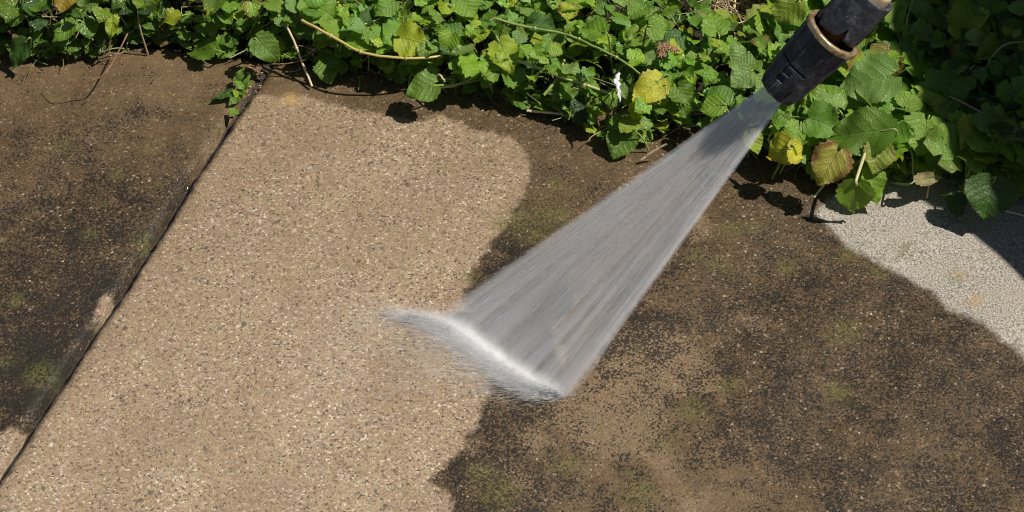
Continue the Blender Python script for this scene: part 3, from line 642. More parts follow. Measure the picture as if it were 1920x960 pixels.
# ------------------------------------------------------------------ joint weed, seedling, grass
def weed():
    root = empty('weed', at(450, 185)); tag(root, 'small weed with toothed leaves growing in the slab joint', 'weed')
    for B, T, zb, zt, w_, c in [((442, 158), (458, 124), .006, .018, .42, 'mid'), ((440, 172), (396, 186), .006, .006, .36, 'dark'), ((458, 168), (468, 138), .006, .016, .35, 'mid'),
                             ((452, 176), (428, 196), .004, .004, .5, 'mid'), ((455, 165), (440, 150), .008, .014, .6, 'bright'), ((462, 160), (474, 150), .006, .01, .6, 'bright'), ((452, 178), (462, 170), .006, .010, .8, 'bright'), ((446, 180), (436, 168), .004, .01, .7, 'lime')]:
        build_leaf('leaf', B, T, zb, zt, c, None, width=w_, cordate=.02, parent=root, stalk=[(452, 178, .001), (453, 184, -.006)], m=3, lean=.4, sr=.0005)
    s = empty('seedling', at(438, 212)); tag(s, 'single round leaved seedling in the joint below the weed', 'seedling')
    build_leaf('leaf', (441, 206), (434, 217), .006, .005, 'bright', None, width=1.25, cordate=.2, parent=s, tooth=0, stalk=[(444, 212, -.004)], m=3, sr=.0005)
weed()
def grass_tuft(name, pts, label, hmin=.012, hmax=.03):
    root = empty(name, at(*pts[0][:2])); tag(root, label, 'grass tuft'); org = np.array(root.location)
    for px, py, dx, h in pts:
        b = np.array(at(px, py, -.002)); tip = b+np.array((dx, -.004, h)); s = np.array((.0009, 0, 0)); a = Acc()
        n = 7; V = []
        for i in range(n):
            f = i/(n-1); c = b+(tip-b)*np.array((f**1.8, f, f**.8)); wd = s*(1-f**1.5)+1e-5; V += [c-wd, c+np.array((0, -.0003, 0)), c+wd]
        V = np.array(V); F = []
        for i in range(n-1):
            for j in range(2): F.append((i*3+j, i*3+j+1, i*3+4+j, i*3+3+j))
        a.add(V, F, luv=np.zeros((len(V), 3)), tint=np.array(GREENS['bright'])*rng.uniform(.7, 1.1), age=0)
        a.build('blade', M_LEAF, root).location = Vector(-org)
grass_tuft('grass_tuft', [(2, 968, .015, .010), (8, 970, .022, .008), (-5, 965, .02, .014), (14, 975, .018, .006), (-8, 972, .03, .010), (4, 972, .004, .016), (43, 972, -.001, .016), (60, 978, -.008, .012), (52, 980, -.012, .01)], 'tuft of green grass in the bottom left corner')
grass_tuft('grass_tuft', [(770, 972, -.001, .014)], 'single short grass blade at the bottom edge of the clean slab')

# dry grass patch on brown earth
def dry_patch():
    a = Acc()
    for i in range(420):
        th = rng.uniform(0, 6.28); rr = math.sqrt(rng.random()); px = 1385+rr*math.cos(th)*68; py = -25+rr*math.sin(th)*84
        p = np.array(at(px, py, rng.uniform(.008, .022))); an = rng.normal(2.2, .9); L = rng.uniform(.006, .03)
        d = np.array((math.cos(an), math.sin(an), rng.normal(0, .25)))*L
        V, F = tube([p-d/2, p+rng.normal(0, .0012, 3), p+d/2], rng.uniform(.0003, .0009), .0003, 5, 4)
        a.add(V, F, tint=np.array([(.42, .28, .15), (.52, .36, .20), (.30, .19, .10), (.60, .47, .30)][rng.integers(4)])*rng.uniform(.75, 1.1))
    t = NT('dead_grass'); P = t.obj(); m = t.surf(t.pbr(t.attr('tint', 'Color'), .75))
    tag(a.build('dry_grass', m), 'patch of chopped dry brown grass on the earth left of the nozzle', 'dry grass', None, 'stuff')
    # the low earth clod under it
    bm = bmesh.new(); bmesh.ops.create_icosphere(bm, subdivisions=5, radius=1); c = at(1385, -22, .0)
    for v in bm.verts:
        n = math.sin(v.co.x*7+v.co.y*5)*math.cos(v.co.y*9-v.co.z*4)*.06+random.uniform(-.03, .03); v.co = v.co*(1+n)
        v.co = Vector((v.co.x*.036, v.co.y*.040, v.co.z*.012))
    me = bpy.data.meshes.new('earth_clod'); bm.to_mesh(me); bm.free(); [setattr(p, 'use_smooth', True) for p in me.polygons]
    t = NT('ochre_earth'); P = t.obj(); cc = t.ramp(t.noise(P, 240, 4, .7), [(.3, (.10, .06, .035)), (.5, (.30, .19, .11)), (.7, (.46, .32, .20))])
    o = link('earth_clod', me, t.surf(t.pbr(cc, .9, t.bump(t.noise(P, 260, 4, .7), .004, 1)))); o.location = (c.x, c.y, .004); tag(o, 'low mound of ochre earth carrying the dry brown grass', 'earth mound')
dry_patch()

# white petal and withered flowers
def petal():
    t = NT('white_petal'); m = t.surf(t.pbr((.58, .56, .60), .5, Subsurface_Weight=0.0))
    a = Acc(); top = np.array(at(1161, 136, .062)); bot = np.array(at(1163, 192, .056))
    C = smooth_path([top, np.array(at(1156, 150, .061)), np.array(at(1160, 170, .058)), bot], 14)
    wd = [.0006, .0014, .0021, .0018, .0027, .0022, .0029, .0016, .0011, .0012, .0015, .0012, .0007, .0002]; V = []
    for i, c in enumerate(C):
        for k, s in enumerate((-1, -.4, .4, 1)): V.append(c+np.array((wd[i]*s*.9+.0006*math.sin(i*2.3), 0, .0012*(1-s*s)*math.sin(i*1.1)+.0008*math.sin(i*1.7+k*2))))
    F = [(i*4+j, i*4+j+1, i*4+j+5, i*4+j+4) for i in range(13) for j in range(3)]
    a.add(V, F); o = a.build('petal', m, origin=top); tag(o, 'crumpled white petal caught on the runner', 'petal')
    so_ = o.modifiers.new('s', 'SOLIDIFY'); so_.thickness = .0004
petal()
def withered():
    root = empty('withered_flowers', at(1250, 95, .06)); tag(root, 'cluster of withered brown flower heads on a stalk left of the nozzle', 'flower cluster'); org = np.array(root.location)
    for px, py in ((1238, 92), (1248, 88), (1258, 92), (1266, 97), (1240, 107), (1246, 98), (1144, 126)):
        if px < 1200: continue
        a = Acc(); p = np.array(at(px, py, .062))
        for k in range(7):
            th = k*.9+rng.uniform(0, .3); d = np.array((math.cos(th)*.0042, math.sin(th)*.0042, rng.uniform(.0, .003)))
            V, F = tube([p, p+d*.5+np.array((0, 0, .0015)), p+d], .0011, .0005, 5, 5); a.add(V, F)
        a.build('flower_head', M_TWIG, root).location = Vector(-org)
    a = Acc(); a.add(*tube([np.array(at(1250, 96, .06)), np.array(at(1256, 112, .045)), np.array(at(1275, 128, .03)), np.array(at(1290, 132, .01))], .0006, .0006, 12, 5)); a.build('stalk', M_STEM, root).location = Vector(-org)
withered()

# ------------------------------------------------------------------ pressure washer lance
IC = np.array(at(958, 678, 0)); ztip = .245
TIP = np.array(at(1457, 170, ztip)); AX = TIP-IC; AX /= np.linalg.norm(AX)
#print('tip', TIP, 'axis', AX, 'c.a', float(AX@np.array(-FW)))
def perp(a):
    c = np.array(-FW); n = c-a*(c@a); n /= np.linalg.norm(n); return n, np.cross(a, n)       # n faces the camera
PN, PB = perp(AX)
PXM = (Vector(TIP)-CAMP).dot(FW)*TH/960      # metres per photo pixel at the nozzle
def rubber():
    t = NT('worn_black_rubber'); P = t.obj(); n = t.noise(P, 130, 6, .75); sp = t.noise(P, 900, 2, .5)
    c = t.ramp(n, [(.28, (.016, .017, .020)), (.45, (.032, .033, .040)), (.55, (.062, .064, .074)), (.64, (.12, .12, .13)), (.74, (.24, .24, .245))])
    c = t.mix(t.ss(sp, .70, .74), c, (.32, .31, .31))
    st = t.n('ShaderNodeMapping'); t.l(P, st.inputs[0]); st.inputs['Scale'].default_value = (1, 1, .25)
    sc_ = t.ss(t.noise(st.outputs[0], 420, 4, .8), .60, .70, 0, .6); c = t.mix(sc_, c, (.075, .075, .085))
    return t.surf(t.pbr(c, t.lerp(n, .3, .7, .42, .65), t.bump(t.noise(P, 700, 3, .6), .0004, .6)))
def brass():
    t = NT('worn_brass'); P = t.obj(); n = t.noise(P, 160, 4, .7)
    c = t.ramp(n, [(.35, (.20, .135, .065)), (.52, (.42, .31, .17)), (.72, (.60, .49, .31))])
    return t.surf(t.pbr(c, .36, t.bump(t.noise(P, 240, 3), .0008, .8), Metallic=.55))
M_RUB = rubber(); M_BRASS = brass()
def plain(name, c, r=.5, **k):
    t = NT(name); P = t.obj(); return t.surf(t.pbr(t.mix(t.ss(t.noise(P, 200, 3), .35, .7), c, tuple(x*.6 for x in c)), r, **k))
def revolve(prof, ns=64, shape=None):
    """prof: list (x along axis from the tip, radius). shape(theta, x)->factor on radius"""
    V = []; th = np.arange(ns)/ns*2*np.pi; n = len(prof)
    for i, (x, r) in enumerate(prof):
        f = np.ones(ns) if shape is None else np.array([shape(a, x, i) for a in th])
        V.append(TIP+AX*x+(r*f)[:, None]*(PN*np.cos(th)[:, None]+PB*np.sin(th)[:, None]))
    i, j = np.meshgrid(np.arange(n-1), np.arange(ns), indexing='ij'); j2 = (j+1) % ns
    F = np.stack([i*ns+j, (i+1)*ns+j, (i+1)*ns+j2, i*ns+j2], -1).reshape(-1, 4)
    return np.concatenate(V), F
def axis_at(px):
    lo, hi = 0, .4
    for _ in range(50):
        mdl = (lo+hi)/2; p = Vector(TIP+AX*mdl)-CAMP; x = 960+p.x/p.dot(FW)/TH*960
        if x < px: lo = mdl
        else: hi = mdl
    return lo
def lance():
    root = empty('pressure_washer_lance', Vector(TIP)); tag(root, 'worn black spray nozzle and lance of a pressure washer with a brass ring', 'spray nozzle'); org = np.array(TIP)
    m = PXM; r0 = 42.5*m; r1 = 58*m; L = axis_at(1564)
    def put(name, V, F, mat, par=root, bev=0, smooth=True):
        a = Acc(); a.add(V, F); o = a.build(name, mat, par, smooth=smooth); o.data.transform(Matrix.Translation(Vector(-org)))
        return o
    def octo(a, x, i):
        # soft longitudinal facets
        k = 9; w_ = (a+.35) % (2*np.pi/k)-np.pi/k; f = math.cos(np.pi/k)/math.cos(w_); f = f
        edge = abs(abs(w_)-np.pi/k) < .055
        return f/1.03+.016*max(0, 1-abs(abs(w_)-np.pi/k)/.06)+(-.03 if .07 < abs(abs(w_)-np.pi/k) < .12 else 0)
    n = 120; prof = []
    prof += [(.013, .0045), (.004, .0052), (.0035, r0*.62), (.0012, r0*.78), (0, r0*.90), (.0010, r0*.985), (.003, r0*1.02)]
    gx = L*.47
    xs = [.004+(L-.004)*k/n for k in range(1, n+1)]
    for x in xs:
        r = r0*1.02+(r1-r0*1.02)*(x/L)**.9
        prof.append((x, r))
    prof += [(L+.0004, r1*.99)]
    GA = -.30
    def shp(a, x, i):
        f = octo(a, x, i)
        aa = (a+np.pi) % (2*np.pi)-np.pi
        if abs(x-gx) < .0008 and -1.15 < aa < .45: f -= .11      # curved parting groove
        if x < .012 and x > .0022 and abs(((a+.25) % (np.pi/3))-np.pi/6) < .22: f -= .07*math.sin(min(1, (x-.002)/.002)*1.57)*(1 if x < .0105 else .4)  # scallops in the tip
        for xc, ac in ((.0150, GA), (.0215, GA)):
            if abs(x-xc) < .0021 and abs(aa-ac) < .20: f -= .09
        return f
    put('nozzle_sleeve', *revolve(prof, 220, shp), M_RUB)
    # brass ring: rounded lip
    pr = []
    ri = r1*.80; ro = r1*1.0; mid = (ri+ro)/2; hw = (ro-ri)/2
    for k in range(17):
        th = math.pi*k/16; pr.append((L-.0012+.0020*math.sin(th)**.7, mid+hw*math.cos(th)))
    pr = [(L-.0035, r1*1.0)]+[(L-.0022, ro)]+pr+[(L-.012, r1*.80), (L-.022, r1*.72), (L-.026, r1*.3)]
    def dent(a, x, i): return 1+.010*math.sin(a*5+1)+.006*math.sin(a*13)
    put('brass_ring', *revolve(pr, 96, dent), M_BRASS)
    cav = [(L-.0015, r1*.80), (L-.010, r1*.80), (L-.020, r1*.75), (L-.0255, r1*.35)]
    put('cavity_lining', *revolve(cav, 64), plain('dark_cavity', (.012, .010, .009), .7))
    # amber core
    put('core', *revolve([(L-.024, r1*.30), (L-.01, r1*.33), (L+.006, r1*.34), (L+.03, r1*.34)], 48), plain('amber_core', (.22, .09, .035), .45))
    # rear collar with notched lower edge
    rb = 47*m; e = L+.0035; rear = axis_at(1636)
    def notch(a, x, i):
        return 1
    ns = 144; th = np.arange(ns)/ns*2*np.pi; V = []; rows = 26
    for i in range(rows):
        f = i/(rows-1)
        for a in th:
            aa = (a+np.pi) % (2*np.pi)-np.pi
            k = 0
            for c, w_, d in ((-.42 if False else .30, .17, .0085), (-1.0, .16, .007), (2.4, .17, .008), (1.5, .16, .008)):
                k = max(k, d*max(0, 1-abs(aa-c)/w_))
            off = .0018*math.cos((aa-.3)*2.5) 
            x = (e+k+off)*(1-f)+rear*f; r = rb*(1.02-.05*f)
            if i == 0: r -= .0012
            fc = math.cos(np.pi/7)/math.cos(((a+.2) % (2*np.pi/7))-np.pi/7); r *= .6+.4*fc
            V.append(TIP+AX*x+r*(PN*math.cos(a)+PB*math.sin(a)))
    i0 = len(V)
    for rr, x in ((rb*.93, rear+.0012), (rb*.80, rear+.0008), (rb*.76, rear-.008)):
        for a in th: V.append(TIP+AX*x+rr*(PN*math.cos(a)+PB*math.sin(a)))
    # inner wall back to the lower edge
    for a_i, a in enumerate(th):
        o_ = V[a_i]; V.append(o_-.0022*(PN*math.cos(a)+PB*math.sin(a))*1.0)
    tot = rows+3; F = []
    for i in range(tot-1):
        for j in range(ns): F.append((i*ns+j, (i+1)*ns+j, (i+1)*ns+(j+1) % ns, i*ns+(j+1) % ns))
    for j in range(ns): F.append(((tot)*ns+j, j, (j+1) % ns, tot*ns+(j+1) % ns))
    for j in range(ns): F.append(((tot-1)*ns+j, tot*ns+j, tot*ns+(j+1) % ns, (tot-1)*ns+(j+1) % ns))
    put('rear_collar', np.array(V), np.array(F), M_RUB)
    # tan coupling and grey-white lance tube going up out of the frame
    put('coupling', *revolve([(rear-.008, rb*.72), (rear+.004, rb*.72), (rear+.0065, rb*.69), (rear+.0068, .3*rb)], 64), plain('tan_plastic', (.50, .37, .22), .45))
    put('lance_tube', *revolve([(rear-.004, rb*.45), (rear+.009, rb*.45), (rear+.010, rb*.52), (rear+.03, rb*.52), (rear+.031, rb*.36), (rear+.13, rb*.36), (rear+.131, 0.0001)], 48), plain('white_plastic', (.72, .68, .62), .35))
lance()

# ------------------------------------------------------------------ water jet
def jet():
    Lp, Rp = np.array(at(846, 606)), np.array(at(1060, 744)); mid = (Lp+Rp)/2
    O = TIP+AX*.002; u = mid-O; LEN = np.linalg.norm(u); u /= LEN; v = Rp-Lp; v -= u*(v@u); v /= np.linalg.norm(v); wv = np.cross(u, v)
    half = max(abs((Rp-O)@v/((Rp-O)@u)), abs((Lp-O)@v/((Lp-O)@u)))
    w0 = .0068; a1 = half-w0/LEN
    sR = ((Rp-O)@v)/((Rp-O)@u); sL = ((Lp-O)@v)/((Lp-O)@u)
    t0 = .0030; t1 = .007
    print('jet', LEN, sR, sL)
    M = Matrix(((u[0], v[0], wv[0], O[0]), (u[1], v[1], wv[1], O[1]), (u[2], v[2], wv[2], O[2]), (0, 0, 0, 1)))
    # domain mesh: rows along u, cut at the ground
    EX = 1.16; rows = []
    V = []; qs = np.linspace(-1, 1, 9)
    near = []; far = []
    for q in qs:
        for s in (-1, 1):
            n_ = O+v*q*(w0)*EX+wv*s*t0*1.6
            x1 = LEN; f_ = O+u*x1+v*q*(w0+a1*x1)*EX+wv*s*(t0+t1*x1)*1.6
            d = f_-n_; tt = (.0012-n_[2])/d[2]; near.append(n_); far.append(n_+d*tt)
    V = np.array(near+far); n = len(qs); F = []
    for i in range(n-1):
        a, b = 2*i, 2*i+2
        F += [(a, b, b+2*n, a+2*n), (a+1, a+1+2*n, b+1+2*n, b+1), (a, a+1, b+1, b), (a+2*n, b+2*n, b+1+2*n, a+1+2*n)]
    e = 2*n-2; F += [(0, 2*n, 2*n+1, 1), (e, e+1, e+1+2*n, e+2*n)]
    Mi = np.array(M.inverted()); VL = (np.c_[V, np.ones(len(V))]@Mi.T)[:, :3]
    me = mesh_np('water_jet', VL, np.array(F), False)
    bm = bmesh.new(); bm.from_mesh(me); bmesh.ops.recalc_face_normals(bm, faces=bm.faces); bm.to_mesh(me); bm.free()
    t = NT('spray_volume'); P = t.obj(); s = t.sep(P); x, y, z = s
    hw = t.math('ADD', w0, t.math('MULTIPLY', x, a1)); q = t.math('DIVIDE', y, hw); th = t.math('ADD', t0, t.math('MULTIPLY', x, t1)); zz = t.math('DIVIDE', z, th)
    aq = t.math('ABSOLUTE', q)
    wn = t.math('MULTIPLY', t.math('SUBTRACT', t.noise(t.comb(t.math('MULTIPLY', q, 3), t.math('MULTIPLY', x, 22), 0), 1, 3), .5), .09)
    aqw = t.math('ADD', aq, t.math('MULTIPLY', wn, t.ss(x, .05, .3)))
    edge = t.ss(aqw, t.math('ADD', t.lerp(x, 0, .35, .88, .68), t.math('MULTIPLY', t.math('GREATER_THAN', q, 0.0), t.lerp(x, 0, .35, .02, .10))), 1.12, 1, 0)
    rim = t.math('ADD', .75, t.math('MULTIPLY', t.math('POWER', t.math('MINIMUM', aq, 1), 5), .75))
    prof = t.math('EXPONENT', t.math('MULTIPLY', t.math('MULTIPLY', zz, zz), -2.2))
    stk = t.noise(t.comb(t.math('MULTIPLY', q, 4.2), t.math('MULTIPLY', x, 3.5), t.math('MULTIPLY', zz, .5)), 1.6, 3, .55)
    stf = t.noise(t.comb(t.math('MULTIPLY', q, 26), t.math('MULTIPLY', x, 8), zz), 1.0, 3, .6)
    st = t.math('MULTIPLY', t.ss(stk, .32, .68, .35, 1.45), t.ss(stf, .3, .7, .75, 1.25))
    fade = t.ss(x, .45*LEN, 1.0*LEN, 1, 1.05)
    dens = t.math('MULTIPLY', t.math('MULTIPLY', edge, rim), t.math('MULTIPLY', prof, st))
    dens = t.math('MULTIPLY', dens, t.math('MULTIPLY', fade, t.math('DIVIDE', .86, th)))
    dens = t.math('MULTIPLY', dens, t.ss(x, 0, .07, 1.9, 1))
    vs = t.n('ShaderNodeVolumeScatter'); vs.inputs['Color'].default_value = (.985, .99, 1, 1); vs.inputs['Anisotropy'].default_value = -.5; t.l(dens, vs.inputs['Density'])
    t.l(vs.outputs[0], t.out.inputs['Volume'])
    t.m.cycles.volume_step_rate = .06
    o = link('water_jet', me, t.m); o.matrix_world = M; tag(o, 'flat fan of white water spraying from the nozzle to the slab', 'water jet', None, 'stuff')
    # fine droplet streaks inside the fan
    a = Acc(); N = 3200
    for i in range(N):
        qq = rng.uniform(-1, 1); qq = np.sign(qq)*abs(qq)**.9*rng.uniform(.92, 1.07); x0 = LEN*rng.uniform(.02, .98); L = rng.uniform(.010, .035)
        zz_ = rng.normal(0, .42)
        def pt(xx): return O+u*xx+v*qq*(w0+a1*xx)+wv*zz_*(t0+t1*xx)
        A, B = pt(x0), pt(min(x0+L, LEN*.995))
        if B[2] < .001: continue
        r = rng.uniform(.00005, .00012); V_, F_ = needle(A, B, r); a.add(V_, F_)
    jd = a.build('spray_streaks', M_DROP); tag(jd, 'fine droplets inside the fan of water', 'droplets', None, 'stuff')
    return Lp, Rp
def needle(A, B, r):
    d = B-A; d = d/(np.linalg.norm(d)+1e-9); x = np.cross(d, (.3, .1, .95)); x /= np.linalg.norm(x); y = np.cross(d, x); C = A+(B-A)*.6
    V = [A]+[C+r*(x*math.cos(k*2.094)+y*math.sin(k*2.094)) for k in range(3)]+[B]
    return V, [(0, 2, 1), (0, 3, 2), (0, 1, 3), (1, 2, 4), (2, 3, 4), (3, 1, 4)]
def drop_mat(name, alpha, col=(.92, .94, .97)):
    t = NT(name); tr = t.n('ShaderNodeBsdfTransparent'); p = t.pbr(col, .3, Specular_IOR_Level=.6); tl = t.n('ShaderNodeBsdfTranslucent'); tl.inputs[0].default_value = (*col, 1)
    m1 = t.n('ShaderNodeMixShader'); m1.inputs[0].default_value = .5; t.l(p, m1.inputs[1]); t.l(tl.outputs[0], m1.inputs[2])
    m2 = t.n('ShaderNodeMixShader'); m2.inputs[0].default_value = alpha; t.l(tr.outputs[0], m2.inputs[1]); t.l(m1.outputs[0], m2.inputs[2])
    return t.surf(m2.outputs[0])
M_DROP = drop_mat('water_droplets', .5, (1, 1, 1)); M_SPLASH = drop_mat('splash_water', .42, (1, 1, 1))
Lp, Rp = jet()

def splash():
    curve = [(768, 602), (800, 606), (836, 616), (868, 634), (905, 660), (945, 690), (985, 716), (1025, 736), (1066, 746)]
    C = np.array([list(at(*c)) for c in curve]); CC = smooth_path(C, 200); CC[:, 2] = 0
    O = C[2].copy(); A = np.array(Rp)-np.array(Lp); LA = np.linalg.norm(A); A = A/LA
    S = np.array(at(700, 690))-np.array(at(900, 680)); S[2] = 0; S /= np.linalg.norm(S)
    # dual basis in the plane
    Mx = np.array([[A[0], S[0]], [A[1], S[1]]]); D = np.linalg.inv(Mx)    # [a,b] = D @ (p-O)
    ab = (D@(CC[:, :2]-O[:2]).T).T; order = np.argsort(ab[:, 0])
    amin, amax = ab[:, 0].min(), ab[:, 0].max()
    # volume domain: thin low slab of air following the ground
    poly = [at(*q) for q in [(560, 560), (700, 545), (860, 560), (960, 640), (1110, 720), (1110, 790), (900, 840), (640, 840), (520, 700)]]
    hgt = .030; n = len(poly)
    V = [(p.x, p.y, .0016) for p in poly]+[(p.x*.96+.04*np.mean([q.x for q in poly]), p.y*.96+.04*np.mean([q.y for q in poly]), hgt) for p in poly]
    V = np.array(V)-np.array((O[0], O[1], 0))
    bm = bmesh.new(); vs_ = [bm.verts.new(v) for v in V]; bm.faces.new(vs_[:n][::-1]); bm.faces.new(vs_[n:])
    for i in range(n): bm.faces.new((vs_[i], vs_[(i+1) % n], vs_[n+(i+1) % n], vs_[n+i]))
    bmesh.ops.recalc_face_normals(bm, faces=bm.faces); me = bpy.data.meshes.new('splash_mist'); bm.to_mesh(me); bm.free()
    t = NT('splash_volume'); P = t.obj(); s = t.sep(P); z = s[2]
    a = t.vm('DOT_PRODUCT', P, (D[0, 0], D[0, 1], 0)); b = t.vm('DOT_PRODUCT', P, (D[1, 0], D[1, 1], 0))
    # curve offset b0(a) as a float curve
    fc = t.n('ShaderNodeFloatCurve'); an = t.lerp(a, amin, amax, 0, 1); t.l(an, fc.inputs['Value'])
    cm = fc.mapping.curves[0]; bb = ab[order]; bmn, bmx = bb[:, 1].min(), bb[:, 1].max()
    pts = [(float((np.interp(amin+(amax-amin)*k/8, bb[:, 0], bb[:, 1])-bmn)/(bmx-bmn+1e-9))) for k in range(9)]
    while len(cm.points) < 9: cm.points.new(.5, .5)
    for k, p in enumerate(cm.points): p.location = (k/8, pts[k])
    fc.mapping.update()
    b0 = t.math('ADD', t.math('MULTIPLY', fc.outputs[0], float(bmx-bmn)), float(bmn))
    y = t.math('SUBTRACT', b, b0)
    stn = t.noise(t.comb(t.math('MULTIPLY', a, 380), t.math('MULTIPLY', b, 26), t.math('MULTIPLY', z, 40)), 1, 4, .6)
    stl = t.noise(t.comb(t.math('MULTIPLY', a, 45), t.math('MULTIPLY', b, 14), 2.), 1, 3, .6)
    yw = t.math('ADD', y, t.math('MULTIPLY', t.math('SUBTRACT', stl, .5), .020))
    ga = t.math('MULTIPLY', t.ss(a, float(amin)-.012, float(amin)+.02), t.ss(a, float(amax)-.012, float(amax)+.004, 1, 0))
    front = t.ss(yw, -.0085, .0015)
    core = t.math('MULTIPLY', t.math('EXPONENT', t.math('DIVIDE', t.math('MAXIMUM', yw, 0), -.0060)), 760.)
    midd = t.math('MULTIPLY', t.math('MULTIPLY', t.math('EXPONENT', t.math('DIVIDE', t.math('MAXIMUM', yw, 0), -.014)), 190.), t.ss(stn, .47, .66))
    farr = t.math('MULTIPLY', t.math('MULTIPLY', t.math('EXPONENT', t.math('DIVIDE', t.math('MAXIMUM', yw, 0), -.05)), 46.), t.ss(t.noise(t.comb(t.math('MULTIPLY', a, 130), t.math('MULTIPLY', b, 26), 5.), 1, 4), .42, .68))
    zs = t.math('ADD', .0055, t.math('MULTIPLY', t.math('MAXIMUM', y, 0), .10)); zf = t.math('EXPONENT', t.math('DIVIDE', z, t.math('MULTIPLY', zs, -1.)))
    dens = t.math('MULTIPLY', t.math('MULTIPLY', t.math('MULTIPLY', front, ga), zf), t.math('ADD', core, t.math('ADD', midd, farr)))
    dens = t.math('MULTIPLY', dens, t.ss(z, hgt*.98, hgt*.55))
    vs = t.n('ShaderNodeVolumeScatter'); vs.inputs['Color'].default_value = (1, 1, 1, 1); vs.inputs['Anisotropy'].default_value = -.5; t.l(dens, vs.inputs['Density'])
    t.l(vs.outputs[0], t.out.inputs['Volume']); t.m.cycles.volume_step_rate = .12
    o = link('splash_mist', me, t.m); o.location = (O[0], O[1], 0); tag(o, 'low white mist where the fan of water strikes the slab', 'splash', None, 'stuff')
    # thrown streaks
    acc = Acc(); N = 5600
    for i in range(N):
        k = rng.integers(0, 200); f = k/199; p0 = CC[k].copy(); p0[:2] += rng.normal(0, .0012, 2)
        ang = math.atan2(S[1], S[0])+(-.42*(1-f)**1.5 + .05*f)+rng.normal(0, .16)
        el = abs(rng.normal(0, .16))+.015; dist = rng.exponential(.009)*(1 if rng.random() < .88 else 3.0); L = rng.uniform(.0015, .011)*(1+dist*14)
        dr = np.array((math.cos(ang)*math.cos(el), math.sin(ang)*math.cos(el), math.sin(el)))
        A_ = p0+dr*dist; A_[2] = max(.0008, A_[2]-dist*dist*1.5); B_ = A_+dr*L; B_[2] = max(.0008, B_[2]-.2*L*dist*8)
        V_, F_ = needle(A_, B_, rng.uniform(.00006, .00017)); acc.add(V_, F_)
    for i in range(4200):
        k = rng.integers(2, 197); f = k/199; p0 = CC[k].copy(); d0 = abs(rng.normal(0, .0026))*(.4+1.0*f*(1-f)*4); ang = math.atan2(S[1], S[0])+(-.42*(1-f)**1.5+.05*f)+rng.normal(0, .22)
        el = abs(rng.normal(0, .25)); dr = np.array((math.cos(ang)*math.cos(el), math.sin(ang)*math.cos(el), math.sin(el)))
        A_ = p0+dr*d0+np.array((rng.normal(0, .0008), rng.normal(0, .0008), abs(rng.normal(0, .0036))+.0015)); B_ = A_+dr*rng.uniform(.0015, .0060)
        V_, F_ = needle(A_, B_, rng.uniform(.00012, .00034)); acc.add(V_, F_)
    tag(acc.build('splash_streaks', M_SPLASH), 'bright streaks of water thrown left from the impact line', 'splash', None, 'stuff')
    # round droplets resting and flying
    bm = bmesh.new()
    for i in range(260):
        px = rng.normal(760, 110); py = rng.normal(690, 60); p = at(px, py, abs(rng.normal(0, .004))+.0006)
        bmesh.ops.create_icosphere(bm, subdivisions=1, radius=rng.uniform(.0002, .0005), matrix=Matrix.Translation(p))
    me = bpy.data.meshes.new('droplets'); bm.to_mesh(me); bm.free(); tag(link('droplets', me, M_SPLASH), 'tiny droplets scattered over the clean concrete', 'droplets', None, 'stuff')
splash()

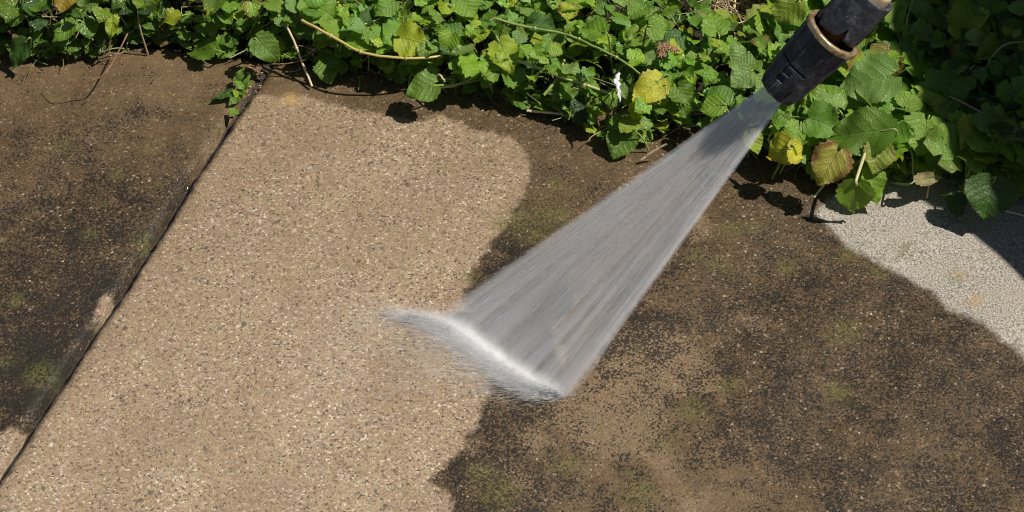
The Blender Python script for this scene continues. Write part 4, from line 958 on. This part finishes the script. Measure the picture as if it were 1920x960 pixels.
# ------------------------------------------------------------------ water run-off along the joint, and its pebbles
def runoff():
    t = NT('clear_water'); P = t.obj(); g = t.n('ShaderNodeBsdfGlass'); g.inputs['IOR'].default_value = 1.33; g.inputs['Roughness'].default_value = .02; g.inputs['Color'].default_value = (.97, .97, .95, 1)
    nb = t.bump(t.noise(P, 150, 3, .6, .6), .0035, 1); t.l(nb, g.inputs['Normal'])
    gl = t.n('ShaderNodeBsdfGlossy'); gl.inputs['Roughness'].default_value = .06; t.l(nb, gl.inputs['Normal']); tr = t.n('ShaderNodeBsdfTransparent')
    fr = t.n('ShaderNodeFresnel'); fr.inputs['IOR'].default_value = 1.33; t.l(nb, fr.inputs['Normal'])
    mx = t.n('ShaderNodeMixShader'); t.l(t.math('MINIMUM', fr.outputs[0], .12), mx.inputs[0]); t.l(tr.outputs[0], mx.inputs[1]); t.l(gl.outputs[0], mx.inputs[2]); m = t.surf(mx.outputs[0])
    T = np.linspace(-.1, .30, 330); S = np.linspace(0, 1, 22); TT, SS = np.meshgrid(T, S, indexing='ij')
    wd = .010+.013*np.exp(-((TT-.175)/.035)**2)+.018*np.exp(-((TT+.01)/.05)**2)+.002*np.sin(TT*90)
    s = .0036-SS*wd; X = J0[0]+JD[0]*TT+JN[0]*s; Y = J0[1]+JD[1]*TT+JN[1]*s
    Z = .0006+.0016*np.sin(TT*230+3*np.sin(SS*5))*np.sin(SS*9+TT*60)*(1-SS)-.0020*SS**6+.0004*np.sin(TT*520+SS*11)
    Z = np.where(SS < .3, Z-.0016*(1-SS/.3), Z)
    idx = np.arange(X.size).reshape(X.shape); F = np.stack([idx[:-1, :-1], idx[1:, :-1], idx[1:, 1:], idx[:-1, 1:]], -1).reshape(-1, 4)
    tag(link('water', mesh_np('water', np.stack([X, Y, Z], -1).reshape(-1, 3), F), m), 'clear rippled run-off water along the slab joint', 'water', None, 'structure')
runoff()
def grit():
    bm = bmesh.new()
    for i in range(120):
        if i < 60: px, py = 470+rng.normal(0, 14), 150+rng.normal(0, 22)
        else: px = rng.uniform(300, 1300); py = np.interp(px, ex, ey)+rng.normal(6, 10)
        bmesh.ops.create_icosphere(bm, subdivisions=1, radius=rng.uniform(.0006, .0016), matrix=Matrix.Translation(at(px, py, .0002 if i > 60 else -.002))@Matrix.Diagonal((1, rng.uniform(.6, 1), .6, 1)))
    for v in bm.verts: v.co += Vector(rng.normal(0, .00015, 3))
    me = bpy.data.meshes.new('grit'); bm.to_mesh(me); bm.free(); t = NT('grit_stone'); P = t.obj(); c = t.ramp(t.sep(t.voro(P, 250))[0], [(0, (.30, .15, .06)), (.5, (.45, .28, .13)), (.8, (.6, .5, .38)), (1, (.1, .07, .05))])
    tag(link('grit', me, t.surf(t.pbr(c, .6))), 'loose orange and pale grit by the joint and the plants', 'grit', None, 'stuff')
grit()
